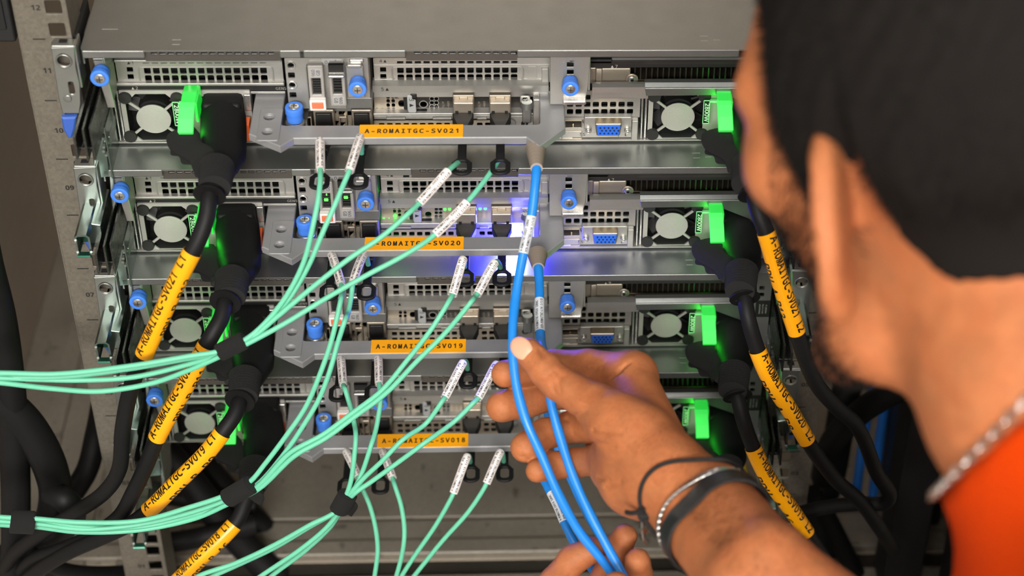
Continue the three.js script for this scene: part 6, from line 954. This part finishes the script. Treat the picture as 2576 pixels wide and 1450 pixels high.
  scatter('beard_stubble', 20000, () => {
    const p = onSkull(0); if (!p) return null; const [l, u, fo] = loc(p); if (rnd() > beardMask(l, u, fo) * 0.9) return null; if (earField(l, u, fo) < 0.002) return null;
    const g = grad(headField, p); return { p: p.addScaledVector(g, -0.0005), d: g.addScaledVector(HU, -0.9).add(V(rr(-0.4, 0.4), rr(-0.4, 0.4), rr(-0.4, 0.4))).normalize(), h: rr(0.002, 0.0045), w: 0.8 };
  }, hairMat, 'dark beard stubble');
  const armPick = () => { const t = rnd(), ax = (rnd() < 0.75 ? WR.clone().lerp(FM, rr(0.1, 1.25)) : deep(1690, 1150, 1.11).lerp(WR, rnd())), d = V(rr(-1, 1), rr(-1, 1), rr(-1, 1)).normalize(); if (d.dot(wSide) < -0.15 || d.dot(FW) > 0.3) return null; const p = ax.clone().addScaledVector(d, 0.05); for (let i = 0; i < 12; i++) p.addScaledVector(d, -Math.max(-0.01, Math.min(0.01, bodyField(p)))); const g = grad(bodyField, p), along = FM.clone().sub(WR).normalize(); return { p, d: g.multiplyScalar(0.45).addScaledVector(along, 0.5).addScaledVector(wSide, -0.5).add(V(rr(-0.3, 0.3), rr(-0.3, 0.3), rr(-0.3, 0.3))).normalize(), h: rr(0.004, 0.009), w: 0.2 }; };
  scatter('arm_hair', 1500, armPick, hairMat, 'fine dark arm hair');
  // thumb nail
  const th = RIGHT.fingers[0], tip = th[4].p, ip = th[3].p, ax = tip.clone().sub(ip).normalize(), tc = CAM.clone().sub(tip).normalize(), nn = tc.addScaledVector(ax, -tc.dot(ax)).normalize().addScaledVector(RX, -0.15).normalize(), sd = ax.clone().cross(nn).normalize();
  const ng = []; { const g = new THREE.SphereGeometry(1, 24, 16); g.scale(0.0062, 0.0082, 0.0022); const m = new THREE.Matrix4().makeBasis(sd, ax, nn); g.applyMatrix4(m); const c = tip.clone().addScaledVector(nn, 0.0078).addScaledVector(ax, 0.0005); g.translate(c.x, c.y, c.z); ng.push(g); }
  mesh('thumb_nail', ng, phy({ color: lin(0.66, 0.36, 0.24), roughness: 0.28 }), man).userData.label = 'short thumb nail';
  // worn things
  const axis = FM.clone().sub(WR).normalize(), e1 = wSide.clone().addScaledVector(axis, -wSide.dot(axis)).normalize(), e2 = axis.clone().cross(e1).normalize();
  const around = (c, lift1, tilt, n = 40, tilt2 = 0) => Array.from({ length: n }, (_, i) => { const a = i / n * 2 * Math.PI, d = e1.clone().multiplyScalar(Math.cos(a)).addScaledVector(e2, Math.sin(a)), o2 = c.clone().addScaledVector(axis, tilt * Math.cos(a) + tilt2 * Math.sin(a)); const p = o2.clone().addScaledVector(d, 0.06); for (let k = 0; k < 14; k++) p.addScaledVector(d, -Math.max(-0.01, Math.min(0.012, bodyField(p) - lift1))); return p; });
  const loop = (pts) => { const c = new THREE.CatmullRomCurve3(pts, true, 'centripetal'); c.arcLengthDivisions = 300; return c; };
  const cAt = (px, py, D) => deep(px, py, D);
  const bandPts = around(cAt(1782, 1312, 1.062), 0.0016, 0.002, 40);
  const leather = std({ color: lin(0.011, 0.011, 0.012), roughness: 0.42, bumpMap: sized(TX.grain, 0.02), bumpScale: 0.0002 });
  const strip = (pts, wdt, thk) => { const n = pts.length, c = pts.reduce((s, p) => s.add(p), V(0, 0, 0)).multiplyScalar(1 / n), pos = [], idx = [], R = [[-1, 0], [-0.85, 1], [0.85, 1], [1, 0], [0.85, -0.4], [-0.85, -0.4]]; pts.forEach((p) => { const o2 = p.clone().sub(c); o2.addScaledVector(axis, -o2.dot(axis)).normalize(); for (const [a, b] of R) { const q = p.clone().addScaledVector(axis, a * wdt / 2).addScaledVector(o2, b * thk); pos.push(q.x, q.y, q.z); } }); const m = R.length; for (let i = 0; i < n; i++) for (let j = 0; j < m; j++) { const a = i * m + j, b = i * m + (j + 1) % m, a2 = ((i + 1) % n) * m + j, b2 = ((i + 1) % n) * m + (j + 1) % m; idx.push(a, b, a2, a2, b, b2); } const g = new THREE.BufferGeometry(); g.setAttribute('position', new THREE.Float32BufferAttribute(pos, 3)); g.setIndex(idx); g.computeVertexNormals(); return g; };
  tag(mesh('wristband', [strip(loop(bandPts).getPoints(96).slice(0, 96), 0.0138, 0.0016)], leather), 'wide smooth black wristband on the raised wrist', 'wristband');
  const silver = metal(lin(0.75, 0.74, 0.72), 0.25, 1.0), br = thing('silver_bracelet', 'narrow silver link bracelet beside the wide black wristband', 'bracelet');
  const bp = loop(around(cAt(1762, 1288, 1.070), 0.0018, 0.004, 36, -0.003));
  for (let i = 0; i < 46; i++) { const a = i / 46, p = bp.getPointAt(a), t = bp.getTangentAt(a), g = box(-0.0019, 0.0019, -0.0011, 0.0011, -0.0022, 0.0022, 0.0006), o2 = p.clone().sub(cAt(1762, 1288, 1.07)).normalize(), s2 = t.clone().cross(o2).normalize(); g.applyMatrix4(new THREE.Matrix4().makeBasis(t, o2, s2)); g.translate(p.x, p.y, p.z); mesh('link', [g], silver, br); }
  const cord = thing('cord_bracelet', 'thin black cord bracelet with a knot and a small silver charm on the wrist', 'bracelet');
  const cp = loop(around(cAt(1722, 1252, 1.083), 0.0014, 0.005, 36, -0.006)); mesh('cord', [tube(cp, 0.0012, 140, 8, { open: true })], M.blackMatte, cord);
  const kn = cp.getPointAt(nearestT(cp, deep(1612, 1318, 1.07))); mesh('knot', [cyl(0.0026, 0.0022, 0.006, 'y', kn, 10), cyl(0.002, 0.0024, 0.006, 'x', kn.clone().add(V(0.001, -0.002, 0.001)), 10), tube([kn, kn.clone().add(V(-0.006, 0.001, 0.002)), kn.clone().add(V(-0.009, 0.003, 0.003))], 0.0014, 8, 8), tube([kn, kn.clone().add(V(0, -0.008, 0.004)), kn.clone().add(V(0.001, -0.016, 0.006))], 0.0013, 8, 8)], M.blackMatte, cord);
  mesh('charm', [cyl(0.0024, 0.0024, 0.001, 'z', kn.clone().add(V(0.001, -0.009, 0.006)), 14), tube([kn.clone().add(V(0, -0.004, 0.004)), kn.clone().add(V(0.001, -0.013, 0.008)), kn.clone().add(V(0.003, -0.018, 0.008))], 0.0007, 8, 6)], silver, cord);
  // neck chain lying at the collar
  const ch = thing('neck_chain', 'silver link chain lying on the back of the neck above the collar', 'necklace'), cn = collarC.clone().addScaledVector(collarN, 0.008), cN2 = collarN.clone().addScaledVector(RX, -0.11).normalize(), a1 = V(0, 1, 0).cross(cN2).normalize(), a2 = cN2.clone().cross(a1).normalize();
  const ringP = Array.from({ length: 40 }, (_, i) => { const a = i / 40 * 2 * Math.PI, d = a1.clone().multiplyScalar(Math.cos(a)).addScaledVector(a2, Math.sin(a)), p = cn.clone().addScaledVector(d, 0.11); for (let k = 0; k < 14; k++) p.addScaledVector(d, -Math.max(-0.01, Math.min(0.02, Math.min(neckField(p), shirtField(p)) - 0.0022))); return p; });
  const cc = loop(ringP); for (let i = 0; i < 116; i++) { const p = cc.getPointAt(i / 116), t = cc.getTangentAt(i / 116), g = new THREE.TorusGeometry(0.0021, 0.0007, 6, 12).scale(1.2, 0.8, 1), o2 = p.clone().sub(cn).normalize(), s2 = t.clone().cross(o2).normalize(); g.applyMatrix4(i % 2 ? new THREE.Matrix4().makeBasis(t, o2, s2) : new THREE.Matrix4().makeBasis(t, s2, o2.clone().negate())); g.translate(p.x, p.y, p.z); mesh('link', [g], silver, ch); }
}

// ---------------------------------------------------------------- build
lights();
room();
if (typeof rack === 'function') rack();
const SERVER_LABEL = ['topmost of the four rack servers, its bar taped SV021', 'second rack server from the top, taped SV020, its identity button glowing blue', 'third rack server from the top, its bar taped SV019, just above the thumb', 'lowest of the four rack servers, its bar taped SV018'];
for (let i = 0; i < 4; i++) makeServer(i).userData.label = SERVER_LABEL[i];
if (typeof cables === 'function') cables();
if (typeof people === 'function') people();
renderer.render(scene, camera);
